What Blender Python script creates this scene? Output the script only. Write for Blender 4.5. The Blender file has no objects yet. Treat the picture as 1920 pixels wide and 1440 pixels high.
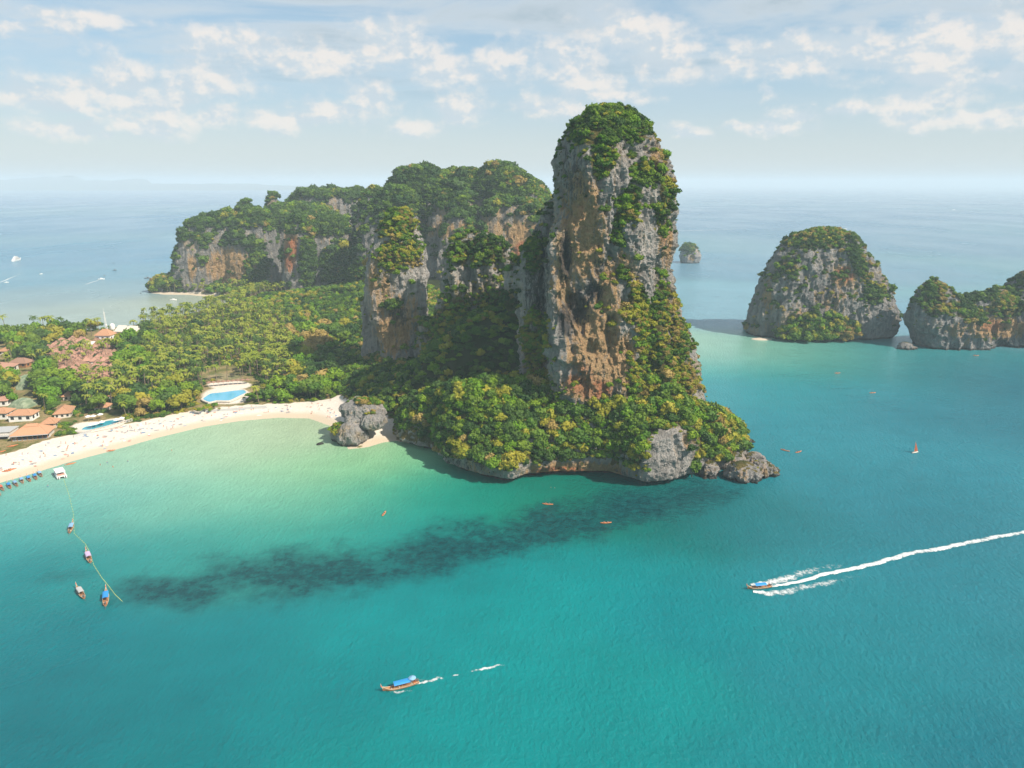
import bpy, bmesh, math, random
import numpy as np
from mathutils import Vector, Matrix

random.seed(7); RNG = np.random.default_rng(7)
S = bpy.context.scene
COL = S.collection
R = math.radians

# ------------------------------------------------------------------ camera, sky, sun, exposure
CAM_H, FPX, PITCH = 150.0, 1333.0, 15.8
CP, SP = math.cos(R(PITCH)), math.sin(R(PITCH))
cam = bpy.data.cameras.new('camera'); camo = bpy.data.objects.new('camera', cam); COL.objects.link(camo)
camo.location = (0, 0, CAM_H); camo.rotation_euler = (R(90 - PITCH), 0, 0)
cam.sensor_width = 36; cam.lens = FPX / 1920 * 36; cam.clip_end = 400000; cam.clip_start = 1
S.camera = camo
SUN_AZ, SUN_EL = 121.0, 44.0          # clockwise from +Y
S.view_settings.view_transform = 'Standard'; S.view_settings.look = 'None'
S.view_settings.gamma = 1; S.view_settings.use_curve_mapping = False
S.view_settings.exposure = 0.46
sl = bpy.data.lights.new('sun', 'SUN'); sl.energy = 5.0; sl.angle = R(0.5); sl.color = (1, .92, .79)
so = bpy.data.objects.new('sun', sl); COL.objects.link(so)
sd = Vector((math.sin(R(SUN_AZ)) * math.cos(R(SUN_EL)), math.cos(R(SUN_AZ)) * math.cos(R(SUN_EL)), math.sin(R(SUN_EL))))
so.rotation_euler = sd.to_track_quat('Z', 'Y').to_euler()
W = bpy.data.worlds.new('World'); S.world = W; W.use_nodes = True
S.cycles.max_bounces = 5; S.cycles.diffuse_bounces = 2; S.cycles.glossy_bounces = 2
S.cycles.transparent_max_bounces = 8; S.cycles.volume_bounces = 1; S.cycles.caustics_reflective = False

class NT:
    """small node helper"""
    def __init__(s, nt): s.nt = nt; nt.nodes.clear()
    def n(s, t, **k):
        x = s.nt.nodes.new(t)
        for a, b in k.items(): setattr(x, a, b)
        return x
    def set(s, sock, v):
        if isinstance(v, bpy.types.NodeSocket): s.nt.links.new(v, sock)
        elif v is not None:
            if isinstance(v, (tuple, list)) and len(v) == 3 and sock.type == 'RGBA': v = (*v, 1)
            sock.default_value = v
    def m(s, op, a, b=None, c=None, clamp=False):
        x = s.n('ShaderNodeMath', operation=op, use_clamp=clamp)
        s.set(x.inputs[0], a); s.set(x.inputs[1], b); s.set(x.inputs[2], c); return x.outputs[0]
    def vm(s, op, a, b=None):
        x = s.n('ShaderNodeVectorMath', operation=op); s.set(x.inputs[0], a); s.set(x.inputs[1], b); return x.outputs[0]
    def mix(s, f, a, b, bt='MIX'):
        x = s.n('ShaderNodeMix', data_type='RGBA', blend_type=bt)
        s.set(x.inputs[0], f); s.set(x.inputs[6], a); s.set(x.inputs[7], b); return x.outputs[2]
    def ss(s, v, a, b, lo=0., hi=1.):
        x = s.n('ShaderNodeMapRange', interpolation_type='SMOOTHSTEP')
        s.set(x.inputs[0], v); s.set(x.inputs[1], a); s.set(x.inputs[2], b); s.set(x.inputs[3], lo); s.set(x.inputs[4], hi); return x.outputs[0]
    def noise(s, vec, scale, detail=4, rough=.55, dist=0., typ='FBM'):
        x = s.n('ShaderNodeTexNoise', noise_type=typ); s.set(x.inputs['Vector'], vec)
        x.inputs['Scale'].default_value = scale; x.inputs['Detail'].default_value = detail
        x.inputs['Roughness'].default_value = rough; x.inputs['Distortion'].default_value = dist; return x.outputs[0]
    def scale(s, vec, sc):
        return s.vm('MULTIPLY', vec, sc)
    def attr(s, name, fac=True):
        x = s.n('ShaderNodeAttribute', attribute_name=name); return x.outputs['Fac'] if fac else x.outputs['Color']

def pxdir(px, py):
    u = (px - 960) / FPX; v = (720 - py) / FPX
    d = Vector((u, CP + v * SP, -SP + v * CP)).normalized()
    return math.atan2(d.x, d.y), math.asin(d.z)

def build_world():
    w = NT(W.node_tree)
    tc = w.n('ShaderNodeTexCoord').outputs['Generated']
    sky = w.n('ShaderNodeTexSky', sky_type='NISHITA', sun_disc=False)
    sky.sun_elevation = R(SUN_EL); sky.sun_rotation = R(SUN_AZ)
    sky.air_density = 1.0; sky.dust_density = 1.6; sky.ozone_density = 1.3; sky.altitude = 100
    sx = w.n('ShaderNodeSeparateXYZ'); w.set(sx.inputs[0], tc); X, Y, Z = sx.outputs
    az = w.m('ARCTAN2', X, Y); el = w.m('ARCSINE', Z)
    cb = w.n('ShaderNodeCombineXYZ'); w.set(cb.inputs[0], az); w.set(cb.inputs[1], el)
    P = cb.outputs[0]
    wv = w.n('ShaderNodeTexNoise'); w.set(wv.inputs['Vector'], w.scale(P, (1, 1.5, 1)))
    wv.inputs['Scale'].default_value = 18; wv.inputs['Detail'].default_value = 5; wv.inputs['Roughness'].default_value = .62
    off = w.vm('MULTIPLY', w.vm('SUBTRACT', wv.outputs['Color'], (.5, .5, .5)), (.075, .045, 0))
    Pw = w.vm('ADD', P, off)
    D = None; T = None
    puffs = [(235,135,55,38),(170,160,50,22),(30,160,70,26),(110,180,80,22),(290,180,90,26),(380,130,75,34),(360,155,110,18),(395,210,50,22),
             (730,70,75,34),(640,95,120,22),(540,95,100,22),(440,75,90,20),(815,105,50,34),(870,125,50,22),(930,105,60,28),(1040,100,90,36),(1240,90,80,40),(1180,50,90,30),
             (690,175,45,24),(620,200,70,22),(545,205,30,24),(500,215,40,18),(860,195,55,26),(785,235,40,18),(290,225,55,24),(120,238,45,14),
             (1120,140,70,26),(1030,190,70,20),(1160,175,60,18),(1435,163,16,14),(1500,208,36,12),(1610,203,32,12),(1690,180,48,30),(1750,175,60,22),
             (1290,240,34,14),(1390,228,28,10),(1450,232,60,12),(1700,95,170,26),(1560,80,200,24),(1800,55,150,34),(1480,120,200,16),(1830,218,90,12),(1880,140,80,16),(1760,120,90,24),
             (130,25,110,12),(60,45,60,8)]
    for (px, py, wd, hg) in puffs:
        a, e = pxdir(px, py)
        v = w.vm('MULTIPLY', w.vm('SUBTRACT', Pw, (a, e - .3 * hg / FPX, 0)), (FPX / wd / 1.45, FPX / hg / 1.5, 0))
        l = w.n('ShaderNodeVectorMath', operation='LENGTH'); w.set(l.inputs[0], v)
        d = w.m('SUBTRACT', 1.0, l.outputs['Value'])
        D = d if D is None else w.m('MAXIMUM', D, d)
    fb = w.noise(w.scale(P, (1, 1.5, 1)), 17, 7, .60)
    cum = w.m('MULTIPLY', w.ss(w.m('ADD', D, w.m('MULTIPLY', w.m('SUBTRACT', fb, .5), 1.9)), -.05, .8), .82)
    # tops catch the sun: compare the field a little towards the light
    fb2 = w.noise(w.scale(w.vm('ADD', P, (.008, .010, 0)), (1, 1.5, 1)), 17, 7, .60)
    lit = w.ss(w.m('SUBTRACT', fb, fb2), -.07, .1)
    # layered altocumulus on a plane overhead
    zi = w.m('DIVIDE', 1.0, w.m('MAXIMUM', w.m('ADD', Z, .09), .02))
    cb2 = w.n('ShaderNodeCombineXYZ'); w.set(cb2.inputs[0], w.m('MULTIPLY', X, zi)); w.set(cb2.inputs[1], w.m('MULTIPLY', Y, zi))
    pn = w.noise(w.scale(cb2.outputs[0], (.75, 1.2, 1)), 1.15, 7, .6, .5)
    lay = w.m('MULTIPLY', w.ss(pn, .34, .62), w.m('MULTIPLY', w.ss(el, .07, .2, .0, .85), w.ss(el, .25, .8, 1., .4)))
    shade = w.ss(pn, .48, .68)          # thick parts are greyer below
    layc = w.mix(shade, (.52, .55, .57), (.29, .37, .43))
    cumc = w.mix(lit, (.45, .51, .56), (.68, .63, .59))
    skyc = w.vm('MULTIPLY', sky.outputs[0], (.098, .094, .090))
    # thin milk over the blue, thicker towards the horizon
    milk = w.m('MULTIPLY', w.ss(el, -.02, .26, .75, .42), w.ss(el, .25, 1.0, 1., .3))   # clears towards the zenith
    c0 = w.mix(milk, skyc, w.mix(w.ss(el, .0, .16), (.52, .57, .58), (.31, .48, .62)))
    c1 = w.mix(lay, c0, layc)
    c2 = w.mix(cum, c1, cumc)
    bg = w.n('ShaderNodeBackground'); w.set(bg.inputs[0], c2); bg.inputs[1].default_value = 1.0
    # the Sky Texture itself is brought to strength 0.1 by the multiply above
    o = w.n('ShaderNodeOutputWorld'); w.nt.links.new(bg.outputs[0], o.inputs[0])
build_world()

# ------------------------------------------------------------------ projection helpers (pixels of the 1920 x 1440 photo)
def U(px, py, z=0.):
    u = (px - 960) / FPX; v = (720 - py) / FPX
    t = (CAM_H - z) / -(-SP + v * CP)
    return (u * t, (CP + v * SP) * t, z)
def XP(px, Y, z): return (px - 960) / FPX * (Y * CP + (CAM_H - z) * SP)
def ZP(py, Y):
    v = (720 - py) / FPX
    return CAM_H + Y * (-SP + v * CP) / (CP + v * SP)
def PIX(P):
    P = np.asarray(P); d = P[..., 1] * CP + (CAM_H - P[..., 2]) * SP
    h = P[..., 1] * SP - (CAM_H - P[..., 2]) * CP
    return 960 + FPX * P[..., 0] / d, 720 - FPX * h / d

# ------------------------------------------------------------------ noise
TAB = np.random.default_rng(3).random(65536).astype(np.float32)
def vnoise(p, seed=0):
    i = np.floor(p).astype(np.int64); f = p - i; f = f * f * f * (f * (f * 6 - 15) + 10)
    def h(a, b, c): return TAB[((i[:, 0] + a) * 73856093 ^ (i[:, 1] + b) * 19349663 ^ (i[:, 2] + c) * 83492791 ^ seed * 2654435) & 65535]
    r = 0
    for a in (0, 1):
        wa = f[:, 0] if a else 1 - f[:, 0]
        for b in (0, 1):
            wb = f[:, 1] if b else 1 - f[:, 1]
            for c in (0, 1):
                wc = f[:, 2] if c else 1 - f[:, 2]
                r = r + wa * wb * wc * h(a, b, c)
    return r * 2 - 1
def fbm(p, o=4, g=.5, seed=0):
    r = 0; a = 1; s = 0
    for k in range(o):
        r = r + a * vnoise(p * 2.03 ** k + 17.3 * k, seed + k); s += a; a *= g
    return r / s * 1.6
def sst(x, a, b): t = np.clip((x - a) / (b - a), 0, 1); return t * t * (3 - 2 * t)

# ------------------------------------------------------------------ object helpers
def tag(o, label=None, cat=None, group=None, kind=None):
    if label: o['label'] = label
    if cat: o['category'] = cat
    if group: o['group'] = group
    if kind: o['kind'] = kind
    return o
def link(name, me, parent=None):
    o = bpy.data.objects.new(name, me); COL.objects.link(o)
    if parent: o.parent = parent
    return o
def empty(name, loc=(0, 0, 0), rz=0, s=1):
    o = bpy.data.objects.new(name, None); COL.objects.link(o); o.location = loc; o.rotation_euler = (0, 0, rz); o.scale = (s, s, s)
    o.empty_display_size = .5; return o
def npmesh(name, V, F, mats=(), smooth=False, mi=None):
    V = np.asarray(V, np.float32); F = np.asarray(F, np.int32); k = F.shape[1]
    me = bpy.data.meshes.new(name); me.vertices.add(len(V)); me.vertices.foreach_set('co', V.ravel())
    me.loops.add(F.size); me.loops.foreach_set('vertex_index', F.ravel())
    me.polygons.add(len(F)); me.polygons.foreach_set('loop_start', np.arange(0, F.size, k, dtype=np.int32))
    me.polygons.foreach_set('loop_total', np.full(len(F), k, np.int32))
    if mi is not None: me.polygons.foreach_set('material_index', np.asarray(mi, np.int32))
    me.update(calc_edges=True)
    me.polygons.foreach_set('use_smooth', np.full(len(F), smooth))
    for m in mats: me.materials.append(m)
    me.validate(); return me
def fattr(me, name, arr):
    a = me.attributes.new(name, 'FLOAT', 'POINT'); a.data.foreach_set('value', np.asarray(arr, np.float32).ravel())
def cattr(me, name, arr):
    a = me.attributes.new(name, 'FLOAT_COLOR', 'POINT')
    c = np.ones((len(arr), 4), np.float32); c[:, :3] = arr; a.data.foreach_set('color', c.ravel())
def copy_tree(o, parent=None):
    c = o.copy(); COL.objects.link(c)
    c.parent = parent
    for ch in o.children: copy_tree(ch, c)
    return c

class MB:
    """collects polygons, builds one mesh object"""
    def __init__(s): s.v = []; s.f = []; s.mi = []
    def add(s, V, F, mi=0):
        b = len(s.v); s.v += [tuple(v) for v in V]; s.f += [tuple(i + b for i in f) for f in F]; s.mi += [mi] * len(F); return s
    def box(s, c, d, rz=0, mi=0, taper=1.):
        x, y, z = d[0] / 2, d[1] / 2, d[2] / 2; V = []
        for sz in (-1, 1):
            k = taper if sz > 0 else 1
            for sx, sy in ((-1, -1), (1, -1), (1, 1), (-1, 1)):
                px, py = sx * x * k, sy * y * k
                V.append((c[0] + px * math.cos(rz) - py * math.sin(rz), c[1] + px * math.sin(rz) + py * math.cos(rz), c[2] + sz * z))
        return s.add(V, [(3, 2, 1, 0), (4, 5, 6, 7), (0, 1, 5, 4), (1, 2, 6, 5), (2, 3, 7, 6), (3, 0, 4, 7)], mi)
    def tube(s, pts, rad, n=6, mi=0):
        pts = [Vector(p) for p in pts]; V = []; m = len(pts)
        for i, p in enumerate(pts):
            d = (pts[min(i + 1, m - 1)] - pts[max(i - 1, 0)]).normalized()
            a = d.orthogonal().normalized(); b = d.cross(a)
            r = rad[i] if isinstance(rad, (list, tuple)) else rad
            for k in range(n):
                t = 2 * math.pi * k / n; V.append(p + (a * math.cos(t) + b * math.sin(t)) * r)
        F = [(i * n + k, i * n + (k + 1) % n, (i + 1) * n + (k + 1) % n, (i + 1) * n + k) for i in range(m - 1) for k in range(n)]
        F += [tuple(range(n))[::-1], tuple((m - 1) * n + k for k in range(n))]
        return s.add(V, F, mi)
    def rings(s, rings, cap=True, mi=0):
        n = len(rings[0]); V = [v for r in rings for v in r]
        F = [(i * n + k, i * n + (k + 1) % n, (i + 1) * n + (k + 1) % n, (i + 1) * n + k) for i in range(len(rings) - 1) for k in range(n)]
        if cap: F += [tuple(range(n))[::-1], tuple((len(rings) - 1) * n + k for k in range(n))]
        return s.add(V, F, mi)
    def sheet(s, rows, mi=0):
        n = len(rows[0]); V = [v for r in rows for v in r]
        return s.add(V, [(i * n + k, i * n + k + 1, (i + 1) * n + k + 1, (i + 1) * n + k) for i in range(len(rows) - 1) for k in range(n - 1)], mi)
    def mesh(s, name, mats, smooth=False):
        me = bpy.data.meshes.new(name); me.from_pydata(s.v, [], s.f)
        for m in (mats if isinstance(mats, (list, tuple)) else [mats]): me.materials.append(m)
        me.polygons.foreach_set('material_index', s.mi)
        me.polygons.foreach_set('use_smooth', [smooth] * len(s.f)); me.update(); return me
    def build(s, name, mats, parent=None, smooth=False):
        return link(name, s.mesh(name, mats, smooth), parent)

# ------------------------------------------------------------------ materials
def mat(name): m = bpy.data.materials.new(name); m.use_nodes = True; return m, NT(m.node_tree)
def finish(w, col, rough=.8, bump=None, bs=.3, bd=.3, spec=.3, sub=None, **k):
    p = w.n('ShaderNodeBsdfPrincipled'); w.set(p.inputs['Base Color'], col); w.set(p.inputs['Roughness'], rough)
    p.inputs['Specular IOR Level'].default_value = spec
    if bump is not None:
        b = w.n('ShaderNodeBump'); b.inputs['Strength'].default_value = bs; b.inputs['Distance'].default_value = bd
        w.set(b.inputs['Height'], bump); w.set(p.inputs['Normal'], b.outputs[0])
    for a, v in k.items(): w.set(p.inputs[a], v)
    o = w.n('ShaderNodeOutputMaterial'); w.nt.links.new(p.outputs[0], o.inputs[0]); return p
def simple(name, c, rough=.6, var=.18, sc=.8, spec=.3):
    m, w = mat(name); g = w.n('ShaderNodeNewGeometry').outputs['Position']
    n = w.noise(g, sc, 4, .6)
    ob = w.n('ShaderNodeObjectInfo').outputs['Random']
    k = w.m('ADD', w.m('MULTIPLY', w.m('SUBTRACT', n, .5), var * 2), w.m('MULTIPLY_ADD', ob, var, 1 - var / 2))
    kk = w.n('ShaderNodeCombineXYZ'); [w.set(i, k) for i in kk.inputs]
    finish(w, w.vm('MULTIPLY', kk.outputs[0], c), rough, n, .15, .05, spec); return m

def rock_material(name, size=1., grey=(.50, .465, .43), veg=(.075, .085, .022)):
    m, w = mat(name)
    P = w.n('ShaderNodeNewGeometry').outputs['Position']
    s = 1. / size
    st = w.noise(w.scale(P, (s * .26, s * .26, s * .06)), 1, 6, .66, .5)
    st2 = w.noise(w.scale(P, (s * .8, s * .8, s * .17)), 1, 6, .7, .6)
    fine = w.noise(w.scale(P, (s * 1.4, s * 1.4, s * .9)), 1, 5, .65)
    big = w.noise(w.scale(P, (s * .05, s * .05, s * .035)), 1, 4, .55)
    c = w.mix(w.ss(st, .34, .66), tuple(x * .58 for x in grey), tuple(x * 1.15 for x in grey))
    c = w.mix(w.ss(st2, .56, .76, 0, .75), c, (.55, .50, .45))
    oc = w.attr('ochre')
    of = w.m('MULTIPLY', w.ss(w.m('ADD', oc, w.m('MULTIPLY', w.m('SUBTRACT', st, .5), 3.0)), .15, .75), .85, clamp=True)
    ocol = w.mix(w.ss(fine, .3, .7), (.40, .21, .075), (.66, .42, .19))
    ocol = w.mix(w.ss(w.attr('rust'), .2, .7), ocol, (.50, .17, .055))
    c = w.mix(of, c, ocol)
    c = w.mix(w.ss(w.m('ADD', big, w.m('MULTIPLY', w.m('SUBTRACT', st2, .5), .6)), .56, .70, 0, .6), c, (.52, .36, .20))
    # dark water streaks and lichen; 'dark' mask adds more, and the painted buttress shade
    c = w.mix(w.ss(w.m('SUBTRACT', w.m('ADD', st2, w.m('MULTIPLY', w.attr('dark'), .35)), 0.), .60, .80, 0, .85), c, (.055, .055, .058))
    c = w.mix(w.ss(fine, .58, .72, 0, .7), c, (.07, .066, .062))
    gf = w.ss(w.m('ADD', w.attr('green'), w.m('MULTIPLY', w.m('SUBTRACT', fine, .5), .9)), .35, .7)
    gc = w.mix(w.ss(w.noise(P, .09 * s, 3), .4, .62), veg, (.20, .155, .05))
    c = w.mix(gf, c, gc)
    sz = w.n('ShaderNodeSeparateXYZ'); w.set(sz.inputs[0], P)
    c = w.mix(w.ss(w.m('ADD', sz.outputs[2], w.m('MULTIPLY', st2, 1.6)), 1.6, 3.4, .85, 0), c, (.035, .032, .028))   # tide stain
    hb = w.m('ADD', w.m('MULTIPLY', st2, 1.2), fine)
    finish(w, c, .9, hb, 1., 3.0 * size, .12); return m
M_ROCK = rock_material('limestone', 1.)
M_ROCK2 = rock_material('limestone_far', 1.8, (.34, .325, .31), (.045, .07, .02))
M_ROCK3 = rock_material('limestone_islet', 1.2, (.37, .355, .345))
M_ROCK4 = rock_material('limestone_pale', .6, (.44, .41, .385))

def leaf_material(name, a, b, tr=.12):
    m, w = mat(name)
    P = w.n('ShaderNodeNewGeometry').outputs['Position']
    r = w.n('ShaderNodeObjectInfo').outputs['Random']
    n = w.noise(P, .9, 3, .6)
    c = w.mix(w.m('ADD', w.m('MULTIPLY', r, .7), w.m('MULTIPLY', w.m('SUBTRACT', n, .5), 1.1), clamp=True), a, b)
    p = finish(w, c, .6, None, spec=.2)
    t = w.n('ShaderNodeBsdfTranslucent'); w.set(t.inputs[0], w.vm('MULTIPLY', c, (1.1, 1.3, .6)))
    mx = w.n('ShaderNodeMixShader'); mx.inputs[0].default_value = tr
    w.nt.links.new(p.outputs[0], mx.inputs[1]); w.nt.links.new(t.outputs[0], mx.inputs[2])
    w.nt.links.new(mx.outputs[0], [x for x in w.nt.nodes if x.type == 'OUTPUT_MATERIAL'][0].inputs[0]); return m
LEAF = [leaf_material('leaves_dark_green', (.026, .068, .013), (.075, .13, .018)),
        leaf_material('leaves_mid_green', (.055, .13, .013), (.16, .22, .018)),
        leaf_material('leaves_bright_green', (.10, .22, .010), (.22, .29, .015)),
        leaf_material('leaves_yellow_green', (.22, .23, .018), (.36, .30, .03)),
        leaf_material('leaves_dry', (.27, .19, .05), (.38, .28, .09))]
PALMLEAF = [leaf_material('palm_fronds_green', (.22, .28, .022), (.38, .38, .06), .3),
            leaf_material('palm_fronds_dark', (.06, .12, .02), (.14, .19, .03), .25)]
M_TRUNK = simple('bark', (.20, .155, .11), .9)
M_DTRUNK = simple('dark_bark', (.09, .07, .05), .9)
M_TERRA = simple('terracotta_tiles', (.44, .235, .135), .85, .25, 1.5)
M_TERRA2 = simple('weathered_terracotta', (.36, .20, .145), .85, .35, 1.2)
M_THATCH = simple('brown_shingles', (.26, .15, .105), .9, .3)
M_WHITE = simple('white_paint', (.78, .76, .72), .5, .06)
M_WALL = simple('cream_render', (.62, .56, .48), .8, .1)
M_GREY = simple('grey_sheet', (.42, .42, .41), .6, .1)
M_DARK = simple('dark_opening', (.03, .03, .032), .5, .1)
M_WOOD = simple('varnished_wood', (.36, .17, .075), .5, .2)
M_PALEWOOD = simple('pale_wood', (.55, .42, .29), .6, .15)
M_BLUE = simple('blue_tarpaulin', (.035, .26, .60), .55, .12)
M_LBLUE = simple('faded_blue_tarpaulin', (.22, .40, .58), .6, .12)
M_LILAC = simple('lilac_tarpaulin', (.55, .42, .60), .6, .12)
M_ORANGE = simple('orange_plastic', (.62, .20, .07), .4, .1)
M_RED = simple('red_tarpaulin', (.70, .13, .06), .6, .1)
M_YELLOW = simple('yellow_float', (.55, .56, .16), .5, .1)
M_SKIN = simple('skin', (.42, .22, .14), .6, .3)
M_METAL = simple('engine_metal', (.12, .12, .12), .4, .1)
M_SAIL = simple('brown_sail', (.35, .085, .035), .7, .15)
M_TOWEL = [simple('towel_white', (.78, .74, .70), .8), simple('towel_pink', (.62, .30, .24), .8), simple('towel_grey', (.33, .30, .29), .8), simple('towel_blue', (.22, .30, .42), .8)]
def net_material():
    m, w = mat('green_netting'); P = w.n('ShaderNodeNewGeometry').outputs['Position']
    n = w.noise(w.scale(P, (.5, .12, .5)), 1, 4); finish(w, w.mix(w.ss(n, .35, .65), (.13, .18, .11), (.26, .30, .20)), .8); return m
M_NET = net_material()

# ------------------------------------------------------------------ lofts and voxel remesh
def crom(pts, n):
    pts = np.asarray(pts, float); m = len(pts); out = []
    for j in range(n):
        t = j / n * m; i = int(t); f = t - i
        a, b, c, d = (pts[(i + k) % m] for k in (-1, 0, 1, 2))
        cr = .5 * ((2 * b) + (-a + c) * f + (2 * a - 5 * b + 4 * c - d) * f * f + (-a + 3 * b - 3 * c + d) * f ** 3)
        out.append(.6 * cr + .4 * (b + (c - b) * f))
    return np.array(out)
def loft_mesh(rings):
    """rings from bottom to top, equal counts -> closed tri/quad lists"""
    n = len(rings[0]); V = [tuple(p) for r in rings for p in r]
    F = [(i * n + k, i * n + (k + 1) % n, (i + 1) * n + (k + 1) % n, (i + 1) * n + k) for i in range(len(rings) - 1) for k in range(n)]
    for e, r in ((0, rings[0]), (1, rings[-1])):
        c = np.mean(np.asarray(r), 0); V.append(tuple(c)); q = len(V) - 1; b = (len(rings) - 1) * n if e else 0
        F += [((b + k), (b + (k + 1) % n), q) if e else ((b + (k + 1) % n), (b + k), q) for k in range(n)]
    return V, F
def sil(rows, Y, ry=.8, ex=2.6, zb=-6, n=40, lean=0., rot=0.):
    """rows: (py, pxL, pxR[, ry factor]) from top to bottom, at distance Y"""
    rings = []
    rows = list(rows)
    for r in rows[::-1]:
        py, l, rr = r[:3]; z = ZP(py, Y); xl, xr = XP(l, Y, z), XP(rr, Y, z)
        k = r[3] if len(r) > 3 else ry
        cx, rx = (xl + xr) / 2, (xr - xl) / 2; ryy = rx * k
        ring = []
        for j in range(n):
            t = 2 * math.pi * j / n; c, s_ = math.cos(t), math.sin(t)
            x = rx * math.copysign(abs(c) ** (2 / ex), c); y = ryy * math.copysign(abs(s_) ** (2 / ex), s_)
            ring.append((cx + x, Y + y + rot * x + lean * max(z, 0), z))
        rings.append(ring)
    if rings[0][0][2] > zb: rings.insert(0, [(x, y, zb) for x, y, z in rings[0]])
    return loft_mesh(rings)
def remesh(parts, vox):
    bm = MB()
    for V, F in parts: bm.add(V, F)
    me = bm.mesh('tmp', []); o = bpy.data.objects.new('tmp', me); COL.objects.link(o)
    md = o.modifiers.new('r', 'REMESH'); md.mode = 'VOXEL'; md.voxel_size = vox; md.adaptivity = 0
    dg = bpy.context.evaluated_depsgraph_get(); e = o.evaluated_get(dg).to_mesh()
    V = np.empty(len(e.vertices) * 3, np.float32); e.vertices.foreach_get('co', V); V = V.reshape(-1, 3)
    N = np.empty(len(e.vertices) * 3, np.float32); e.vertices.foreach_get('normal', N); N = N.reshape(-1, 3)
    F = np.empty(len(e.polygons) * 4, np.int32); e.polygons.foreach_get('vertices', F); F = F.reshape(-1, 4)
    o.evaluated_get(dg).to_mesh_clear(); bpy.data.objects.remove(o); bpy.data.meshes.remove(me)
    return V.astype(float), N.astype(float), F
def vnorm(V, F):
    a, b, c, d = (V[F[:, i]] for i in range(4))
    fn = np.cross(c - a, d - b); N = np.zeros_like(V)
    for i in range(4): np.add.at(N, F[:, i], fn)
    return N / np.maximum(np.linalg.norm(N, axis=1), 1e-9)[:, None]
def crag(V, N, sc=1., amp=1., seed=0, steep=True):
    """weather the surface: vertical flutes, ledges, knobs"""
    st = 1 - np.clip(np.abs(N[:, 2]), 0, 1) ** 2
    H = N.copy(); H[:, 2] *= .25
    p = V / sc
    big = fbm(p * (1 / 34, 1 / 34, 1 / 48), 3, .5, seed)
    warp = np.stack([vnoise(p / 9, seed + 40), vnoise(p / 9 + 7, seed + 41), 0 * big], 1) * 2.5
    q = (p + warp) * (1 / 10, 1 / 10, 1 / 52)
    fl = 1 - 2 * np.abs(fbm(q, 3, .55, seed + 3))
    q2 = (p + warp) * (1 / 3.4, 1 / 3.4, 1 / 15)
    fl2 = 1 - 2 * np.abs(vnoise(q2, seed + 9))
    ledge = vnoise(p * (1 / 30, 1 / 30, 1 / 5), seed + 13)
    fi = fbm(p / 2.6, 3, .6, seed + 5)
    pit = sst(fbm(p * (1 / 7, 1 / 7, 1 / 13), 3, .6, seed + 21), .22, .75)
    blk = fbm(p * (1 / 5.2, 1 / 5.2, 1 / 8), 3, .6, seed + 25)
    d = big * 4.5 + st * (fl * 2.8 + fl2 * 1.3 + ledge * 1.3 - pit * 3.2 + blk * 1.5) + fi * 1.25 + st * fbm(p / 1.1, 2, .6, seed + 31) * .55
    return V + H * (d * amp * sc)[:, None]
def ellipses(V, lst, soft=.5):
    """mask from ellipses given in photo pixels, taken where the surface is"""
    px, py = PIX(V); r = np.zeros(len(V))
    for e in lst:
        cx, cy, a, b = e[:4]; w = e[4] if len(e) > 4 else 1.; th = R(e[5]) if len(e) > 5 else 0
        dx, dy = px - cx, py - cy; x = dx * math.cos(th) + dy * math.sin(th); y = -dx * math.sin(th) + dy * math.cos(th)
        d = np.sqrt((x / a) ** 2 + (y / b) ** 2); r = np.maximum(r, w * (1 - sst(d, 1 - soft, 1 + soft * .4)))
    return r
def facedata(V, F):
    a, b, c, d = (V[F[:, i]] for i in range(4)); n = np.cross(c - a, d - b); ar = np.linalg.norm(n, axis=1) / 2
    return (a + b + c + d) / 4, n / np.maximum(2 * ar, 1e-9)[:, None], ar
ROCKS = {}
def rock(name, parts, vox, mat_, sc=1., amp=1., seed=0, ochre=(), rust=(), dark=(), green=(), bare=(), carve=(), gz=(.45, .8), label=None, cat=None, kind=None, smooth=False, group=None, shape=None):
    V, N, F = remesh(parts, vox)
    if shape: V = shape(V, N)
    V = crag(V, N, sc, amp, seed)
    for (cx, cy, a, b, dep) in carve:
        k = ellipses(V, [(cx, cy, a, b)], .9); fr = N[:, 1] < .2
        V = V - N * (k * fr * dep * (1 + .5 * vnoise(V / 3, 77)))[:, None]
    N2 = vnorm(V, F)
    pn = fbm(V / (14 * sc), 3, .6, seed + 60)
    g = sst(N2[:, 2] + .28 * pn, gz[0], gz[1])
    if len(green): g = np.maximum(g, ellipses(V, green, .45) * sst(pn, -1.2, -.3))
    if len(bare): g = g * (1 - ellipses(V, bare, .4))
    me = npmesh(name, V, F, [mat_], smooth)
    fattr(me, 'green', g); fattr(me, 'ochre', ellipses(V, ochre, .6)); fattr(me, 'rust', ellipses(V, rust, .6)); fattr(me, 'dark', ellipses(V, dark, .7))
    o = link(name, me); tag(o, label, cat, group, kind)
    fc, fn, fa = facedata(V, F)
    ROCKS[seed] = (fc, fn, fa, g[F].mean(1))
    return o

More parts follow.
